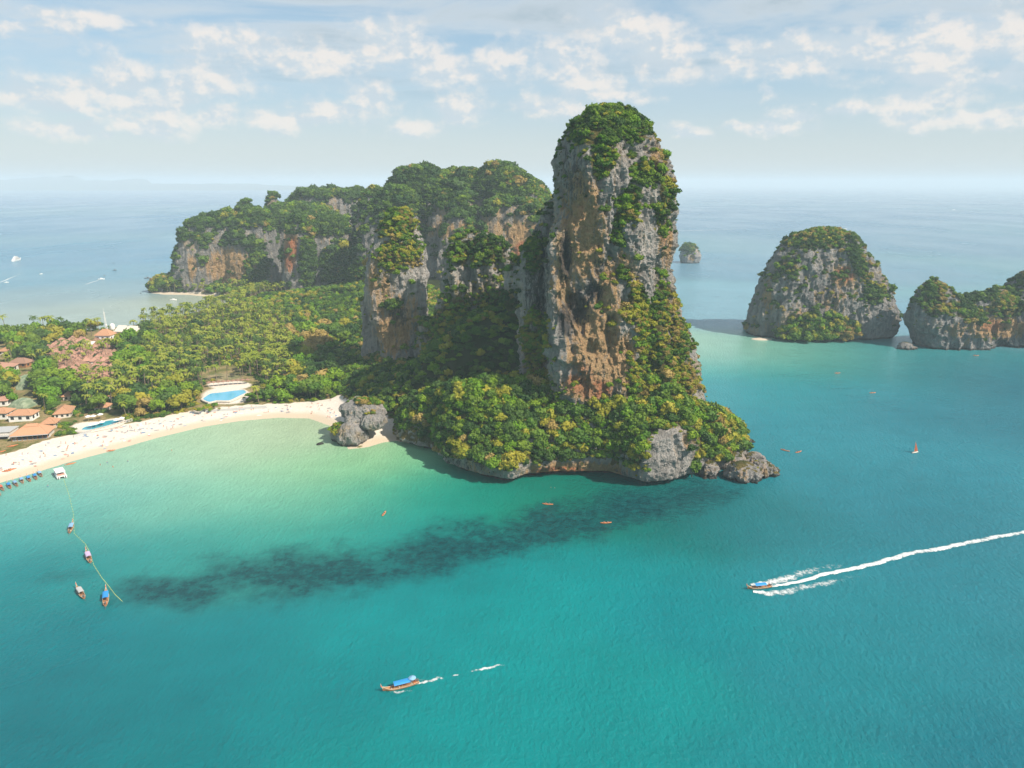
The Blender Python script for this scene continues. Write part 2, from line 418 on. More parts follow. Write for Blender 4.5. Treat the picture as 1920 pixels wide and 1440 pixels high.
# --- the great tower
def tower_parts():
    # py, left x, left Y, ridge x, ridge Y, right x, right Y, back Y
    T = [(196, 1118, 402, 1135, 396, 1160, 400, 408), (206, 1102, 404, 1130, 388, 1178, 400, 416), (228, 1074, 404, 1120, 381, 1208, 402, 426),
         (260, 1053, 404, 1110, 375, 1233, 404, 434), (300, 1043, 404, 1104, 371, 1252, 404, 440), (350, 1040, 402, 1112, 369, 1259, 404, 442),
         (400, 1039, 392, 1124, 370, 1264, 402, 452), (450, 1037, 380, 1136, 370, 1265, 402, 454), (500, 1035, 376, 1148, 370, 1264, 402, 456),
         (550, 1034, 374, 1156, 369, 1264, 400, 458), (600, 1037, 373, 1164, 368, 1274, 400, 460), (650, 1042, 372, 1170, 367, 1286, 398, 462),
         (700, 1050, 374, 1176, 364, 1298, 396, 465), (750, 1060, 376, 1182, 360, 1306, 394, 470), (800, 1060, 380, 1190, 356, 1300, 392, 470), (900, 1060, 388, 1200, 352, 1306, 388, 470)]
    rings = []
    for (py, lx, ly, mx, my, rx, ry, by) in T:
        z = ZP(py, 385)
        L = (XP(lx, ly, z), ly); M = (XP(mx, my, z), my); Rr = (XP(rx, ry, z), ry)
        c = ((L[0] + Rr[0]) / 2, (ly + by) / 2)
        P = [L, ((L[0] * .55 + M[0] * .45), (ly * .5 + my * .5) - 1), M, ((M[0] * .55 + Rr[0] * .45), my + (ry - my) * .22 ), ((M[0] * .18 + Rr[0] * .82), my + (ry - my) * .55), Rr,
             (Rr[0] * .85 + L[0] * .15, by * .75 + ry * .25), (c[0], by), (L[0] * .88 + Rr[0] * .12, by * .7 + ly * .3)]
        rings.append([(x, y, z) for x, y in crom(P, 54)])
    rings = rings[::-1]
    parts = [loft_mesh(rings)]
    parts.append(sil([(372, 1036, 1062), (395, 1024, 1075), (430, 1006, 1080), (465, 990, 1085), (520, 985, 1085), (620, 985, 1090), (720, 980, 1090)], 425, .55, 3))
    return parts
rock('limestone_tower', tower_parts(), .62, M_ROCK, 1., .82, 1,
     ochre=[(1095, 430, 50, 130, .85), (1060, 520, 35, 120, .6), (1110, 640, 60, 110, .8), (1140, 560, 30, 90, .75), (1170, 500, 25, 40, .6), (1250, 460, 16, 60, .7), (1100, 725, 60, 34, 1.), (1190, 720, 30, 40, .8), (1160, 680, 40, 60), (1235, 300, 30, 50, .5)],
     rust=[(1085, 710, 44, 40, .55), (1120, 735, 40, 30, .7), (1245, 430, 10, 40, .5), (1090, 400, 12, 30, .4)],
     dark=[(1060, 480, 16, 60), (1085, 575, 26, 45), (1112, 545, 24, 22), (1075, 320, 35, 70, .6), (1125, 500, 20, 50, .5), (1060, 600, 20, 40), (1008, 520, 30, 150, .8)],  # last ellipse paints the left buttress's shade into the rock colour
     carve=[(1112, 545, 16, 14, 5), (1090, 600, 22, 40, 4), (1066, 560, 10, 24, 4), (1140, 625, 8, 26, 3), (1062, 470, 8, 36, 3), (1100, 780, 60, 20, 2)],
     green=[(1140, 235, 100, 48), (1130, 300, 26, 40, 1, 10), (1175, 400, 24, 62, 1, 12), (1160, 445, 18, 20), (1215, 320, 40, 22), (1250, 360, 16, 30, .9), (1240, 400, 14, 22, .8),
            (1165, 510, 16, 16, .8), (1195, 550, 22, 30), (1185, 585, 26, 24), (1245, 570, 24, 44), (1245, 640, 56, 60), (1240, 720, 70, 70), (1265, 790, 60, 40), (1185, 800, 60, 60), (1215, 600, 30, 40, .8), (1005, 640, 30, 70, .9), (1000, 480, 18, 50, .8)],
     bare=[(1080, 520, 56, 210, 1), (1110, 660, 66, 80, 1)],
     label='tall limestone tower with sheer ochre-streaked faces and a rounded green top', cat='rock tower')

# --- left spire and the ridge that joins it
rock('limestone_spire', [sil([(392, 742, 760), (410, 728, 776), (440, 712, 788), (470, 702, 797), (500, 696, 800), (550, 693, 802), (600, 700, 800), (640, 712, 796), (665, 718, 790), (700, 720, 790), (760, 720, 790)], 535, .75, 2.6),
      sil([(470, 702, 770), (520, 690, 780), (600, 684, 780), (700, 680, 780)], 566, .8, 2.6)], 1.0, M_ROCK, 1., .62, 2,
     ochre=[(735, 620, 35, 50), (720, 560, 30, 60, .6), (760, 600, 30, 60, .6), (700, 520, 10, 60, .6)], dark=[(745, 590, 25, 30, .8)],
     green=[(750, 420, 36, 40), (735, 480, 34, 36, .9), (770, 470, 26, 34, .8), (735, 570, 20, 12, .9)],
     label='grey limestone spire left of the tall tower, half in shadow', cat='rock spire')
rock('limestone_ridge', [sil([(434, 884, 912), (450, 846, 936), (480, 834, 962), (520, 832, 985), (600, 830, 1000), (700, 800, 1010), (800, 790, 1010)], 500, .38, 3.2),
      sil([(600, 800, 850), (640, 790, 860), (740, 780, 870)], 520, .8, 2.6),
      sil([(494, 972, 984), (505, 966, 990), (540, 960, 1000), (640, 950, 1000)], 450, 1, 2.6)], .9, M_ROCK, 1., 1.0, 3,
     ochre=[(950, 560, 20, 20, .8)], green=[(890, 475, 66, 30), (985, 535, 20, 30, .8), (900, 640, 120, 120, .9), (1000, 620, 50, 110, .8)],
     label='low wooded limestone ridge between the spire and the tall tower', cat='rock ridge')

# --- wooded headland with the undercut sea cliff
def headland():
    r0 = [(742, 828), (775, 842), (818, 852), (838, 878), (890, 898), (960, 911), (988, 900), (1060, 894), (1140, 894), (1180, 906), (1215, 914), (1268, 906), (1300, 897), (1325, 888), (1365, 882), (1395, 858), (1392, 828)]
    r1 = [(745, 800, 8), (775, 805, 10), (815, 820, 9), (833, 845, 10), (885, 866, 10), (957, 882, 9), (992, 864, 11), (1060, 860, 10), (1140, 855, 12), (1182, 858, 15), (1213, 835, 24), (1268, 815, 28), (1298, 806, 28), (1325, 850, 12), (1362, 852, 9), (1390, 838, 7), (1384, 800, 14)]
    r2 = [(770, 745, 22), (800, 738, 28), (828, 724, 35), (868, 718, 40), (905, 716, 41), (950, 718, 41), (1000, 722, 40), (1050, 732, 40), (1110, 745, 38), (1160, 750, 38), (1190, 755, 36), (1230, 740, 39), (1258, 722, 44), (1290, 747, 37), (1308, 762, 34), (1318, 770, 31), (1330, 768, 29)]
    A = [U(*p) for p in r0]; B = [U(*p) for p in r1]; C = [U(*p) for p in r2]
    for a, b, c in (((136, 412), (126, 410, 12), (104, 412, 22)), ((114, 468), (104, 460, 14), (88, 452, 24)), ((60, 500), (60, 490, 20), (50, 470, 35)), ((-30, 480), (-25, 470, 15), (-10, 450, 34)), ((-80, 450), (-70, 440, 8), (-40, 430, 26))):
        A.append((*a, 0)); B.append(b); C.append(c)
    n = 180
    A, B, C = crom(A, n), crom(B, n), crom(C, n)
    cen = C.mean(0); out = np.zeros_like(A)
    t = np.roll(A, -2, 0) - np.roll(A, 2, 0); out[:, 0], out[:, 1] = t[:, 1], -t[:, 0]; out /= np.maximum(np.linalg.norm(out, axis=1), 1e-6)[:, None]
    def ring(P, z, o): Q = P + out * o; Q[:, 2] = z; return Q
    lo = A.copy(); zB = B[:, 2]
    rings = [ring(A, -5, -7), ring(A, .3, -6.5), ring(A, 1.8, -4.5), ring(A, 3.0, -.3)]
    for f in (.35, .7, 1.): 
        Q = A * (1 - f) + B * f; Q[:, 2] = 3 + (zB - 3) * f; rings.append(Q)
    for f in (.2, .4, .6, .8, 1.):
        Q = B * (1 - f) + C * f; Q[:, 2] = B[:, 2] + (C[:, 2] - B[:, 2]) * (math.sin(f * math.pi / 2) * .75 + f * .25); rings.append(Q)
    for f, dz in ((.3, 2), (.7, 4)): 
        Q = C * (1 - f) + cen * f; Q[:, 2] = C[:, 2] * (1 - f) + (C[:, 2].mean()) * f + dz; rings.append(Q)
    return loft_mesh([list(map(tuple, r)) for r in rings])
rock('wooded_headland', [headland()], .9, M_ROCK, .8, .6, 4, gz=(.2, .6),
     ochre=[(1080, 885, 110, 24, .9), (900, 880, 60, 20, .4), (1290, 830, 12, 20, .6)], rust=[(1050, 888, 70, 16, .9), (1180, 890, 30, 14, .6)],
     dark=[(870, 870, 60, 20, .5), (1160, 890, 30, 20, .4)], bare=[(1256, 850, 50, 62, 1), (998, 835, 14, 14, 1), (975, 886, 14, 24, .9)],
     green=[(1190, 840, 30, 40, .8), (880, 800, 120, 60, 1), (1350, 830, 50, 40, 1)],
     label='low wooded headland with an undercut sea cliff at the foot of the tower', cat='headland')

# --- mushroom rock at the beach end, boulders off the point
def blob(px, py, z, rx, ry, rz, ex=2.3):
    x, y, _ = U(px, py, z); rings = []
    for j in range(1, 12):
        t = -math.pi / 2 + math.pi * j / 12; c = math.cos(t)
        rings.append([(x + rx * c * math.cos(2 * math.pi * k / 20), y + ry * c * math.sin(2 * math.pi * k / 20), z + rz * math.sin(t)) for k in range(20)])
    return loft_mesh(rings)
rock('mushroom_rock', [blob(681, 772, 16, 12.5, 10, 7.5), blob(662, 765, 18, 8, 8, 5), blob(702, 788, 13, 7.5, 8, 6), blob(659, 815, 5, 8.5, 8, 8.5), blob(640, 812, 4, 5, 6, 6), blob(668, 795, 10, 7, 8, 8), blob(672, 780, 6, 6, 6, 14)],
     .6, M_ROCK4, .5, .75, 5, gz=(.86, 1.1), green=[(700, 750, 26, 12, 1), (630, 800, 10, 16, .9)], dark=[(690, 812, 16, 10, .8)],
     label='grey sculpted rock with an undercut hollow at the end of the beach', cat='rock')
BOULD = [(1327, 888, 6, 5, 7, 'rounded grey boulder standing in the water under the right cliff'), (1392, 892, 10, 9, 8, 'broad brown boulder with dry grass on top off the point'),
         (1432, 886, 8, 8, 6.5, 'outermost brown boulder at the tip of the headland'), (1415, 872, 9, 8, 7, 'dark boulder joining the point to the outer rocks'),
         (1348, 868, 9, 8, 9, 'pale boulder half hidden by shrubs below the right slope'), (1394, 832, 7, 4, 2.6, 'low flat rock ledge on the right shore'),
         (1375, 868, 8, 8, 7, 'weathered boulder between the slope and the point')]
for k, (px, py, a, b, c, lb) in enumerate(BOULD):
    rock('boulder', [blob(px, py - 5, c * .3, a * .85, b * .85, c * .85), blob(px + 9, py - 3, c * .1, a * .55, b * .6, c * .6), blob(px - 10, py - 4, c * .15, a * .5, b * .55, c * .7)], .45, M_ROCK4, .4, 1.25, 20 + k, gz=(.7, 1.0), ochre=[(px, py, 12, 12, .5)], label=lb, cat='boulder')
for (px, py, a, c, lb) in ((600, 806 + 28, 1.6, .9, 'small pale rock alone in the shallows off the beach end'), (1697, 655, 7, 6, 'jagged dark sea stack beside the right islet'), (1712, 656, 5, 2.5, 'low dark rock awash next to the jagged stack'),
                           (505, 1410, .01, .01, None)):
    if lb: rock('sea_rock', [blob(px, py - 2, .2, a, a * .8, c)], .4 if a < 3 else .9, M_ROCK3, .3 if a < 3 else .6, .9, 40 + int(px), gz=(.8, 1.1), label=lb, cat='rock')

# --- islets
rock('rock_islet', [sil([(430, 1528, 1562), (440, 1496, 1590), (460, 1468, 1606), (480, 1456, 1618), (520, 1436, 1644), (560, 1418, 1663), (590, 1410, 1669), (615, 1402, 1664), (628, 1404, 1650), (648, 1412, 1640)], 730, .62, 2.7)], 1.3, M_ROCK3, 1.15, .8, 6,
     ochre=[(1580, 520, 30, 24, .9), (1440, 560, 14, 40, .6), (1500, 600, 30, 30, .5), (1560, 560, 40, 30, .4)], rust=[(1585, 515, 24, 20, .7)], dark=[(1540, 560, 60, 60, .5)],
     green=[(1530, 452, 56, 22, .8), (1610, 490, 18, 46, .9, -20), (1640, 550, 24, 24, .8), (1480, 500, 24, 20, .6)], label='broad domed limestone islet with grey cliffs right of the tower', cat='islet')
rock('rock_islet', [sil([(524, 1748, 1760), (540, 1732, 1776), (560, 1720, 1800), (580, 1712, 1830), (605, 1711, 1850), (635, 1722, 1850), (660, 1730, 1850)], 668, .7, 2.6),
                    sil([(540, 1868, 1900), (552, 1840, 1900), (562, 1800, 1900), (580, 1785, 1900), (610, 1780, 1900), (660, 1770, 1910)], 672, .6, 2.8), sil([(500, 1935, 1985), (525, 1905, 2030), (560, 1875, 2070), (610, 1860, 2090), (640, 1870, 2080), (660, 1875, 2080)], 680, .6, 2.8)],
     1.3, M_ROCK3, 1., .8, 7, ochre=[(1870, 615, 70, 26, .9), (1800, 620, 30, 20, .6)], rust=[(1860, 610, 40, 16, .5)], dark=[(1880, 645, 20, 20, .8)], carve=[(1880, 650, 14, 16, 7)],
     green=[(1750, 560, 30, 40, .9), (1820, 580, 60, 20, 1), (1890, 570, 40, 30, 1)], label='low saddle-backed limestone islet cut by the right edge of the view', cat='islet')
rock('rock_islet', [sil([(459, 1284, 1300), (466, 1278, 1307), (480, 1276, 1311), (489, 1279, 1309), (494, 1280, 1307)], 1400, .8, 2.6)], 1.6, M_ROCK3, 1.5, .5, 8, ochre=[(1298, 484, 6, 8, .9)], green=[(1290, 466, 16, 8, .9)],
     label='tiny far islet just right of the tall tower', cat='islet')

# --- far massif
def dome(x0, x1, yt, yb, Y, ry=.6, lean=0., pw=2.4):
    rows = []
    for f in (.015, .06, .14, .26, .42, .62, .82, 1.):
        w = (1 - (1 - f) ** pw) ** (1 / pw) * (.93 + .07 * f); cx = (x0 + x1) / 2 + lean * (1 - f) * (x1 - x0); hw = (x1 - x0) / 2 * w; rows.append((yt + (yb - yt) * f, cx - hw, cx + hw))
    return sil(rows, Y, ry, 2.7)
MASS = [dome(533, 704, 357, 560, 1165, .5, 0, 6), dome(440, 640, 384, 560, 1110, .5, .1, 3.2), dome(700, 1040, 322, 560, 985, .4, .08, 3.4), dome(498, 560, 398, 550, 1080, .8), dome(322, 420, 408, 549, 1030, .8, .1), dome(360, 470, 398, 550, 1040, .7, .05), dome(425, 530, 392, 552, 1030, .7), dome(434, 482, 377, 540, 1120, .9), dome(470, 492, 386, 540, 1130, .9),
        sil([(520, 296, 330), (535, 285, 350), (551, 282, 360)], 1020, .6, 2.4), dome(494, 530, 362, 550, 1120, 1.), dome(536, 612, 358, 560, 1150, .7), dome(590, 655, 358, 560, 1180, .7), dome(635, 705, 351, 560, 1170, .7),
        dome(532, 606, 402, 552, 965, .9, -.02, 3.2), dome(572, 668, 406, 560, 975, .8, 0, 3.0), dome(652, 735, 352, 565, 1020, .8, .1), dome(690, 880, 315, 570, 945, .55, 0), dome(655, 800, 352, 570, 900, .6, .1),
        dome(735, 850, 312, 570, 980, .6), dome(830, 930, 316, 570, 960, .8), dome(870, 1000, 308, 570, 950, .7, .0), dome(900, 1038, 318, 570, 935, .6, -.08), dome(780, 900, 350, 570, 890, .6, .1), dome(880, 1045, 375, 570, 885, .45, .0, 3.4), dome(820, 900, 400, 570, 860, .7, 0, 3)]
rock('hills', MASS, 2.6, M_ROCK2, 1.3, .42, 9, gz=(.28, .62), bare=[(380, 520, 24, 40, .9), (430, 500, 40, 50, .9), (548, 475, 12, 50, 1), (515, 505, 14, 26, 1), (985, 455, 50, 44, .9), (900, 420, 70, 24, .6), (700, 410, 14, 50, .6), (340, 500, 14, 40, .7)],
     ochre=[(985, 455, 45, 50, 1), (890, 430, 120, 24, .6), (545, 465, 16, 50, 1), (430, 500, 60, 40, .8), (360, 500, 10, 30, .8), (900, 395, 120, 20, .4)], rust=[(985, 470, 25, 22), (548, 480, 18, 40), (520, 500, 14, 20)],
     green=[(430, 408, 90, 20), (600, 415, 36, 26), (578, 490, 14, 60), (640, 500, 40, 50, .7), (800, 340, 150, 40), (950, 340, 90, 36), (740, 390, 50, 30, .6), (480, 500, 24, 50, .7)], kind='structure')

# ------------------------------------------------------------------ terrain: beach, grove floor, wooded slope
BEACH = [(-420, 1090), (-260, 1010), (-120, 952), (0, 905), (60, 888), (130, 866), (210, 845), (290, 822), (380, 800), (450, 789), (520, 783), (580, 784), (625, 800)]
coast = [U(*p)[:2] for p in BEACH] + [U(*p)[:2] for p in [(655, 842), (690, 838), (715, 830), (742, 826), (800, 836), (870, 862), (960, 885), (1100, 872), (1200, 885), (1285, 876), (1350, 862), (1378, 830)]]
coast += [(135, 430), (120, 500), (128, 620), (60, 760), (100, 900), (120, 1150), (-200, 1350), (-480, 1250), (-520, 1100)]
coast += [U(*p)[:2] for p in [(284, 549), (310, 552), (345, 552), (400, 556), (432, 560), (432, 572), (400, 580), (330, 596), (250, 610), (150, 622), (0, 632), (-260, 650), (-500, 660)]]
coast = np.array(coast)
backline = np.array([U(*p, 2.5)[:2] for p in [(-420, 960), (-200, 925), (-60, 872), (0, 852), (30, 845), (100, 822), (150, 812), (230, 795), (300, 783), (330, 776), (370, 768), (400, 764), (480, 757), (560, 754), (640, 752), (700, 790), (740, 800)]])
def inpoly(P, poly):
    x, y = P[:, 0], P[:, 1]; r = np.zeros(len(P), bool); j = len(poly) - 1
    for i in range(len(poly)):
        (xi, yi), (xj, yj) = poly[i], poly[j]
        c = ((yi > y) != (yj > y)) & (x < (xj - xi) * (y - yi) / (yj - yi + 1e-12) + xi); r ^= c; j = i
    return r
def segdist(P, poly, closed=True):
    d = np.full(len(P), 1e9); n = len(poly)
    for i in range(n if closed else n - 1):
        a, b = np.array(poly[i]), np.array(poly[(i + 1) % n]); ab = b - a
        t = np.clip(((P - a) @ ab) / (ab @ ab + 1e-12), 0, 1); d = np.minimum(d, np.linalg.norm(P - a - t[:, None] * ab, axis=1))
    return d
def coast_sd(P): return np.where(inpoly(P, coast), 1, -1) * segdist(P, coast)
beachpoly = np.vstack([np.array([U(*p)[:2] for p in BEACH] + [U(*p)[:2] for p in [(655, 842), (700, 832), (742, 826)]]), backline[::-1]])
MOUNDS = [(8, 466, 60, 40, 56), (55, 415, 56, 45, 40), (-40, 445, 44, 32, 26), (-85, 545, 40, 40, 12), (0, 620, 110, 80, 24), (-40, 860, 230, 100, 40), (-330, 1080, 140, 60, 25), (-90, 490, 30, 30, 10)]
def TH(P):
    P = np.atleast_2d(np.asarray(P, float))[:, :2]
    d = coast_sd(P); wob = vnoise(np.c_[P / 9, P[:, 0] * 0], 5) * .25 + vnoise(np.c_[P / 30, P[:, 0] * 0], 6) * .4
    h = np.where(d > 0, 2.8 * (1 - np.exp(-d / 20)), np.maximum(d * .06, -1.8)) + wob * sst(d, 2, 30)
    k = sst(d, 0, 40)
    for (x, y, a, b, hh) in MOUNDS: h = h + k * hh * np.exp(-((P[:, 0] - x) / a) ** 2 - ((P[:, 1] - y) / b) ** 2)
    return h + k * sst(h, 8, 20) * 2.5 * vnoise(np.c_[P / 16, P[:, 0] * 0], 8)
def TH1(x, y): return float(TH([(x, y)])[0])
def terrain():
    xs = np.concatenate([np.arange(-760, -420, 8), np.arange(-420, 170, 2.6)]); ys = np.concatenate([np.arange(300, 560, 2.6), np.arange(560, 900, 5), np.arange(900, 1380, 12)])
    gx, gy = np.meshgrid(xs, ys); P = np.c_[gx.ravel(), gy.ravel()]; h = TH(P); d = coast_sd(P)
    n = len(xs); i = np.arange(len(ys) - 1)[:, None] * n + np.arange(n - 1)[None]; i = i.ravel(); F = np.c_[i, i + 1, i + n + 1, i + n]
    keep = (d[F].max(1) > -25); F = F[keep]
    used = np.unique(F); mp = -np.ones(len(P), int); mp[used] = np.arange(len(used))
    V = np.c_[P, h][used]; F = mp[F]
    m, w = mat('ground'); Pn = w.n('ShaderNodeNewGeometry').outputs['Position']
    n1 = w.noise(Pn, .12, 5, .6); n2 = w.noise(Pn, 1.1, 5, .65); n3 = w.noise(w.scale(Pn, (1, 1, 1)), .35, 3)
    sand = w.mix(w.ss(n2, .3, .7), (.58, .51, .43), (.74, .665, .58)); wet = w.mix(n2, (.50, .41, .30), (.58, .48, .36))
    sand = w.mix(w.ss(w.m('ADD', w.attr('shore'), w.m('MULTIPLY', w.m('SUBTRACT', n1, .5), 5)), 4, 13), wet, sand)
    sand = w.mix(w.ss(n3, .6, .72, 0, .4), sand, (.60, .47, .36))
    soil = w.mix(w.ss(n1, .38, .62), (.12, .125, .035), (.30, .22, .11)); soil = w.mix(w.ss(n2, .5, .7), soil, (.06, .075, .02))
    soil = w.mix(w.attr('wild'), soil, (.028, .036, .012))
    finish(w, w.mix(w.ss(w.m('ADD', w.attr('sand'), w.m('MULTIPLY', w.m('SUBTRACT', n2, .5), .4)), .35, .65), soil, sand), .95, n2, .5, .25, .1)
    me = npmesh('ground', V, F, [m], True)
    sm = inpoly(V[:, :2], beachpoly).astype(float); dd = coast_sd(V[:, :2])
    q, r_ = PIX(V); rock_cove = (np.abs(q - 712) < 34) & (r_ > 812)
    farsand = (q > 250) & (q < 440) & (r_ < 585) & (dd < 14)
    sm = np.maximum(sm, np.maximum(rock_cove, farsand)); sm = np.maximum(sm, dd < 1)
    # sandy clearing round the lagoon pool
    sm = np.maximum(sm, ellipses(V, [(425, 742, 58, 20, .8), (430, 722, 50, 10, .9), (420, 708, 60, 14, .4), (185, 800, 62, 12, .9), (170, 690, 60, 60, .35)], .5))
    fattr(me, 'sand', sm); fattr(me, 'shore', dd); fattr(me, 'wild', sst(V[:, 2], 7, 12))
    tag(link('ground', me), kind='structure')
terrain()

# ------------------------------------------------------------------ sea
def lin(c): c = np.asarray(c, float) / 255; return np.where(c <= .04045, c / 12.92, ((c + .055) / 1.055) ** 2.4)
WC = [(0,1440,0,112,120),(300,1440,0,122,126),(700,1440,0,138,136),(1100,1440,0,140,138),(1500,1440,0,130,134),(1920,1440,0,112,126),(0,1300,0,116,124),(300,1300,0,118,124),(600,1300,0,132,134),(900,1300,0,144,142),(1200,1300,0,142,140),
      (1600,1300,0,124,132),(1900,1250,0,122,134),(100,1200,0,124,130),(400,1220,0,126,130),(700,1180,0,142,142),(1000,1120,0,146,144),(1300,1150,0,136,140),(1600,1150,0,124,134),(1850,1100,10,120,134),
      (50,1080,10,132,136),(50,1000,50,150,150),(50,940,96,168,162),(160,930,110,178,168),(200,880,132,186,168),(300,860,146,192,168),(400,840,158,194,166),(500,820,162,190,158),(600,810,156,180,150),(560,860,140,188,156),
      (680,860,134,186,140),(720,870,110,182,140),(800,900,70,170,132),(300,950,104,172,158),(450,920,118,180,156),(450,980,96,164,146),(600,940,104,172,144),(600,1000,70,158,140),(300,1030,56,146,140),(450,1050,56,146,136),(750,940,50,158,138),(760,1000,24,148,138),
      (880,930,14,150,130),(900,990,6,140,130),(960,930,14,146,128),(1020,970,24,130,74),(1060,920,0,120,96),(900,915,6,120,104),(1000,915,0,108,94),(1150,925,0,100,90),(1250,928,0,100,98),(1350,925,0,104,108),(1180,930,8,124,96),(1180,980,0,110,108),(1300,940,0,112,116),(1400,960,0,112,124),(1100,1050,0,140,140),(1000,1040,0,140,138),(850,1080,0,136,136),
      (1500,900,20,122,136),(1700,960,20,118,134),(1900,900,24,120,136),(1480,800,30,128,142),(1700,800,24,118,134),(1900,800,14,104,122),(1420,740,46,140,148),(1600,730,24,122,136),(1850,720,8,100,120),
      (1420,690,60,150,140),(1500,670,50,146,128),(1620,690,30,128,130),(1750,690,10,104,122),(1330,660,120,170,160),(1300,645,150,180,160),(1400,650,104,160,146),(1480,657,90,158,134),(1640,662,40,130,134),
      (1350,600,84,132,150),(1320,560,84,132,150),(1690,600,70,120,142),(1400,500,66,112,136),(1850,460,60,104,130),(1330,420,56,98,128),(1500,400,50,92,124),(1800,380,46,88,120),(1200,360,40,80,115),(600,360,30,80,122),
      (0,600,124,140,138),(200,590,130,146,142),(330,575,132,146,136),(380,566,140,146,126),(100,560,110,132,138),(250,540,90,126,142),(100,520,62,116,140),(0,480,50,108,138),(200,480,48,108,140),(250,420,44,100,134),(0,420,40,98,134),(100,380,34,88,128),(300,370,34,86,126),(10,350,30,76,118)]
def sea():
    az = np.concatenate([np.linspace(-52, 52, 330), np.linspace(52, 308, 60)[1:-1]]); az = np.radians(az)
    rr = [70.]
    while rr[-1] < 1700: rr.append(rr[-1] * 1.011)
    while rr[-1] < 80000: rr.append(rr[-1] * 1.12)
    rr = np.array(rr); A, Rr = np.meshgrid(az, rr); P = np.c_[(Rr * np.sin(A)).ravel(), (Rr * np.cos(A)).ravel()]
    n = len(az); i = (np.arange(len(rr) - 1)[:, None] * n); j = np.arange(n)[None]; j2 = (j + 1) % n
    F = np.stack([i + j, i + n + j, i + n + j2, i + j2], -1).reshape(-1, 4)
    V = np.c_[P, np.zeros(len(P))]
    c = len(V); V = np.vstack([V, [0, 0, 0]]); P = V[:, :2]
    # body colour: distance weighted mean of picked colour points, some lightened for sky reflection, in log-distance space so far water varies slowly
    def key(Q): r = np.maximum(np.linalg.norm(Q, axis=1), 60); return np.c_[np.arctan2(Q[:, 0], Q[:, 1]) * 1.3, np.log(r) * 1.9]
    K = np.array([U(a, b)[:2] for a, b, *_ in WC]); C = lin(np.array([w[2:] for w in WC])); PYs = np.array([w[1] for w in WC]); PXs = np.array([w[0] for w in WC]); C = C + ((PXs > 1300) & (PYs > 630))[:, None] * np.clip((1560 - PYs) / 700, 0, 1)[:, None] * np.array([.035, .05, .045]); C = np.where((PYs < 625)[:, None], C * 1.0 + np.array([.05, .06, .055]), C * np.where(C[:, :1] > .12, [[.98, .90, .86]], [[.40, .76, .80]])); kk = key(K); kp = key(P)  # right and far points lightened: sky reflection painted into the colour
    num = np.zeros((len(P), 3)); den = np.zeros(len(P))
    for q in range(len(kk)):
        d2 = ((kp - kk[q]) ** 2).sum(1); wgt = np.exp(-d2 / .022) + .002 / (d2 + .01) ** 1.2 * .05; num += wgt[:, None] * C[q]; den += wgt
    col = num / den[:, None]
    sd = coast_sd(P[np.linalg.norm(P, axis=1) < 1600]); D = np.full(len(P), -999.); D[np.linalg.norm(P, axis=1) < 1600] = sd
    reef = np.array([U(*p)[:2] for p in [(150, 1085), (250, 1105), (380, 1100), (520, 1085), (650, 1075), (760, 1058), (900, 1030), (1000, 1000), (1100, 975), (1230, 945), (1330, 915)]])
    rd = segdist(P, reef, False); g = ellipses(V, [(330, 1108, 170, 46, 1., -4), (560, 1078, 320, 66, 1.05, -6), (840, 1034, 250, 62, 1.1, -11), (1050, 985, 240, 62, 1.1, -14), (1230, 945, 190, 48, 1.1, -12), (440, 1050, 160, 30, .5), (900, 985, 200, 30, .45), (120, 1080, 120, 24, .5), (1180, 950, 160, 50, .8)], 1.0)
    me = npmesh('water', V, F, [], True); F2 = None
    tri = [(int(a), int((a + 1) % n), c) for a in range(n)]
    me2 = bpy.data.meshes.new('water'); allF = [tuple(map(int, f)) for f in F] + tri
    me2.from_pydata([tuple(v) for v in V], [], allF); me2.polygons.foreach_set('use_smooth', [True] * len(allF))
    cattr(me2, 'body_and_sky', col); fattr(me2, 'reef', g); fattr(me2, 'shore', -D)
    m, w = mat('sea_water'); Pn = w.n('ShaderNodeNewGeometry').outputs['Position']
    b = w.attr('body_and_sky', False)
    big = w.noise(Pn, .012, 4, .55); med = w.noise(w.scale(Pn, (1, 1.6, 1)), .05, 5, .6); rp = w.noise(w.scale(Pn, (1, 1.8, 1)), .22, 4, .6)
    k = w.m('ADD', w.m('MULTIPLY', w.m('SUBTRACT', big, .5), .35), w.m('MULTIPLY', w.m('SUBTRACT', med, .5), .28))
    k = w.m('ADD', k, 1.0); kv = w.n('ShaderNodeCombineXYZ'); [w.set(i_, k) for i_ in kv.inputs]
    b = w.vm('MULTIPLY', b, kv.outputs[0])
    rf = w.ss(w.m('ADD', w.attr('reef'), w.m('MULTIPLY', w.m('SUBTRACT', w.noise(Pn, .045, 8, .72), .5), 2.1)), .1, 1.1)
    rf = w.m('MULTIPLY', rf, w.ss(w.attr('reef'), .02, .4))
    b = w.mix(w.m('MULTIPLY', rf, .93), b, w.mix(w.ss(w.noise(Pn, .25, 5, .7), .35, .65), (.0, .032, .045), (.003, .085, .088)))
    rg = w.m('ADD', w.m('MULTIPLY', w.ss(w.noise(w.scale(Pn, (1, .5, 1)), .004, 4, .5), .35, .65), .12), .16)
    wv = w.m('ADD', w.m('MULTIPLY', w.noise(w.scale(Pn, (1.5, .8, 1)), .07, 2, .5, .2), .45), w.m('MULTIPLY', w.noise(w.scale(Pn, (1.4, .9, 1)), .40, 6, .68, .0), .75))
    finish(w, b, rg, wv, .95, 1.5, .26, IOR=1.33)
    me2.materials.append(m); tag(link('water', me2), kind='structure')
sea()

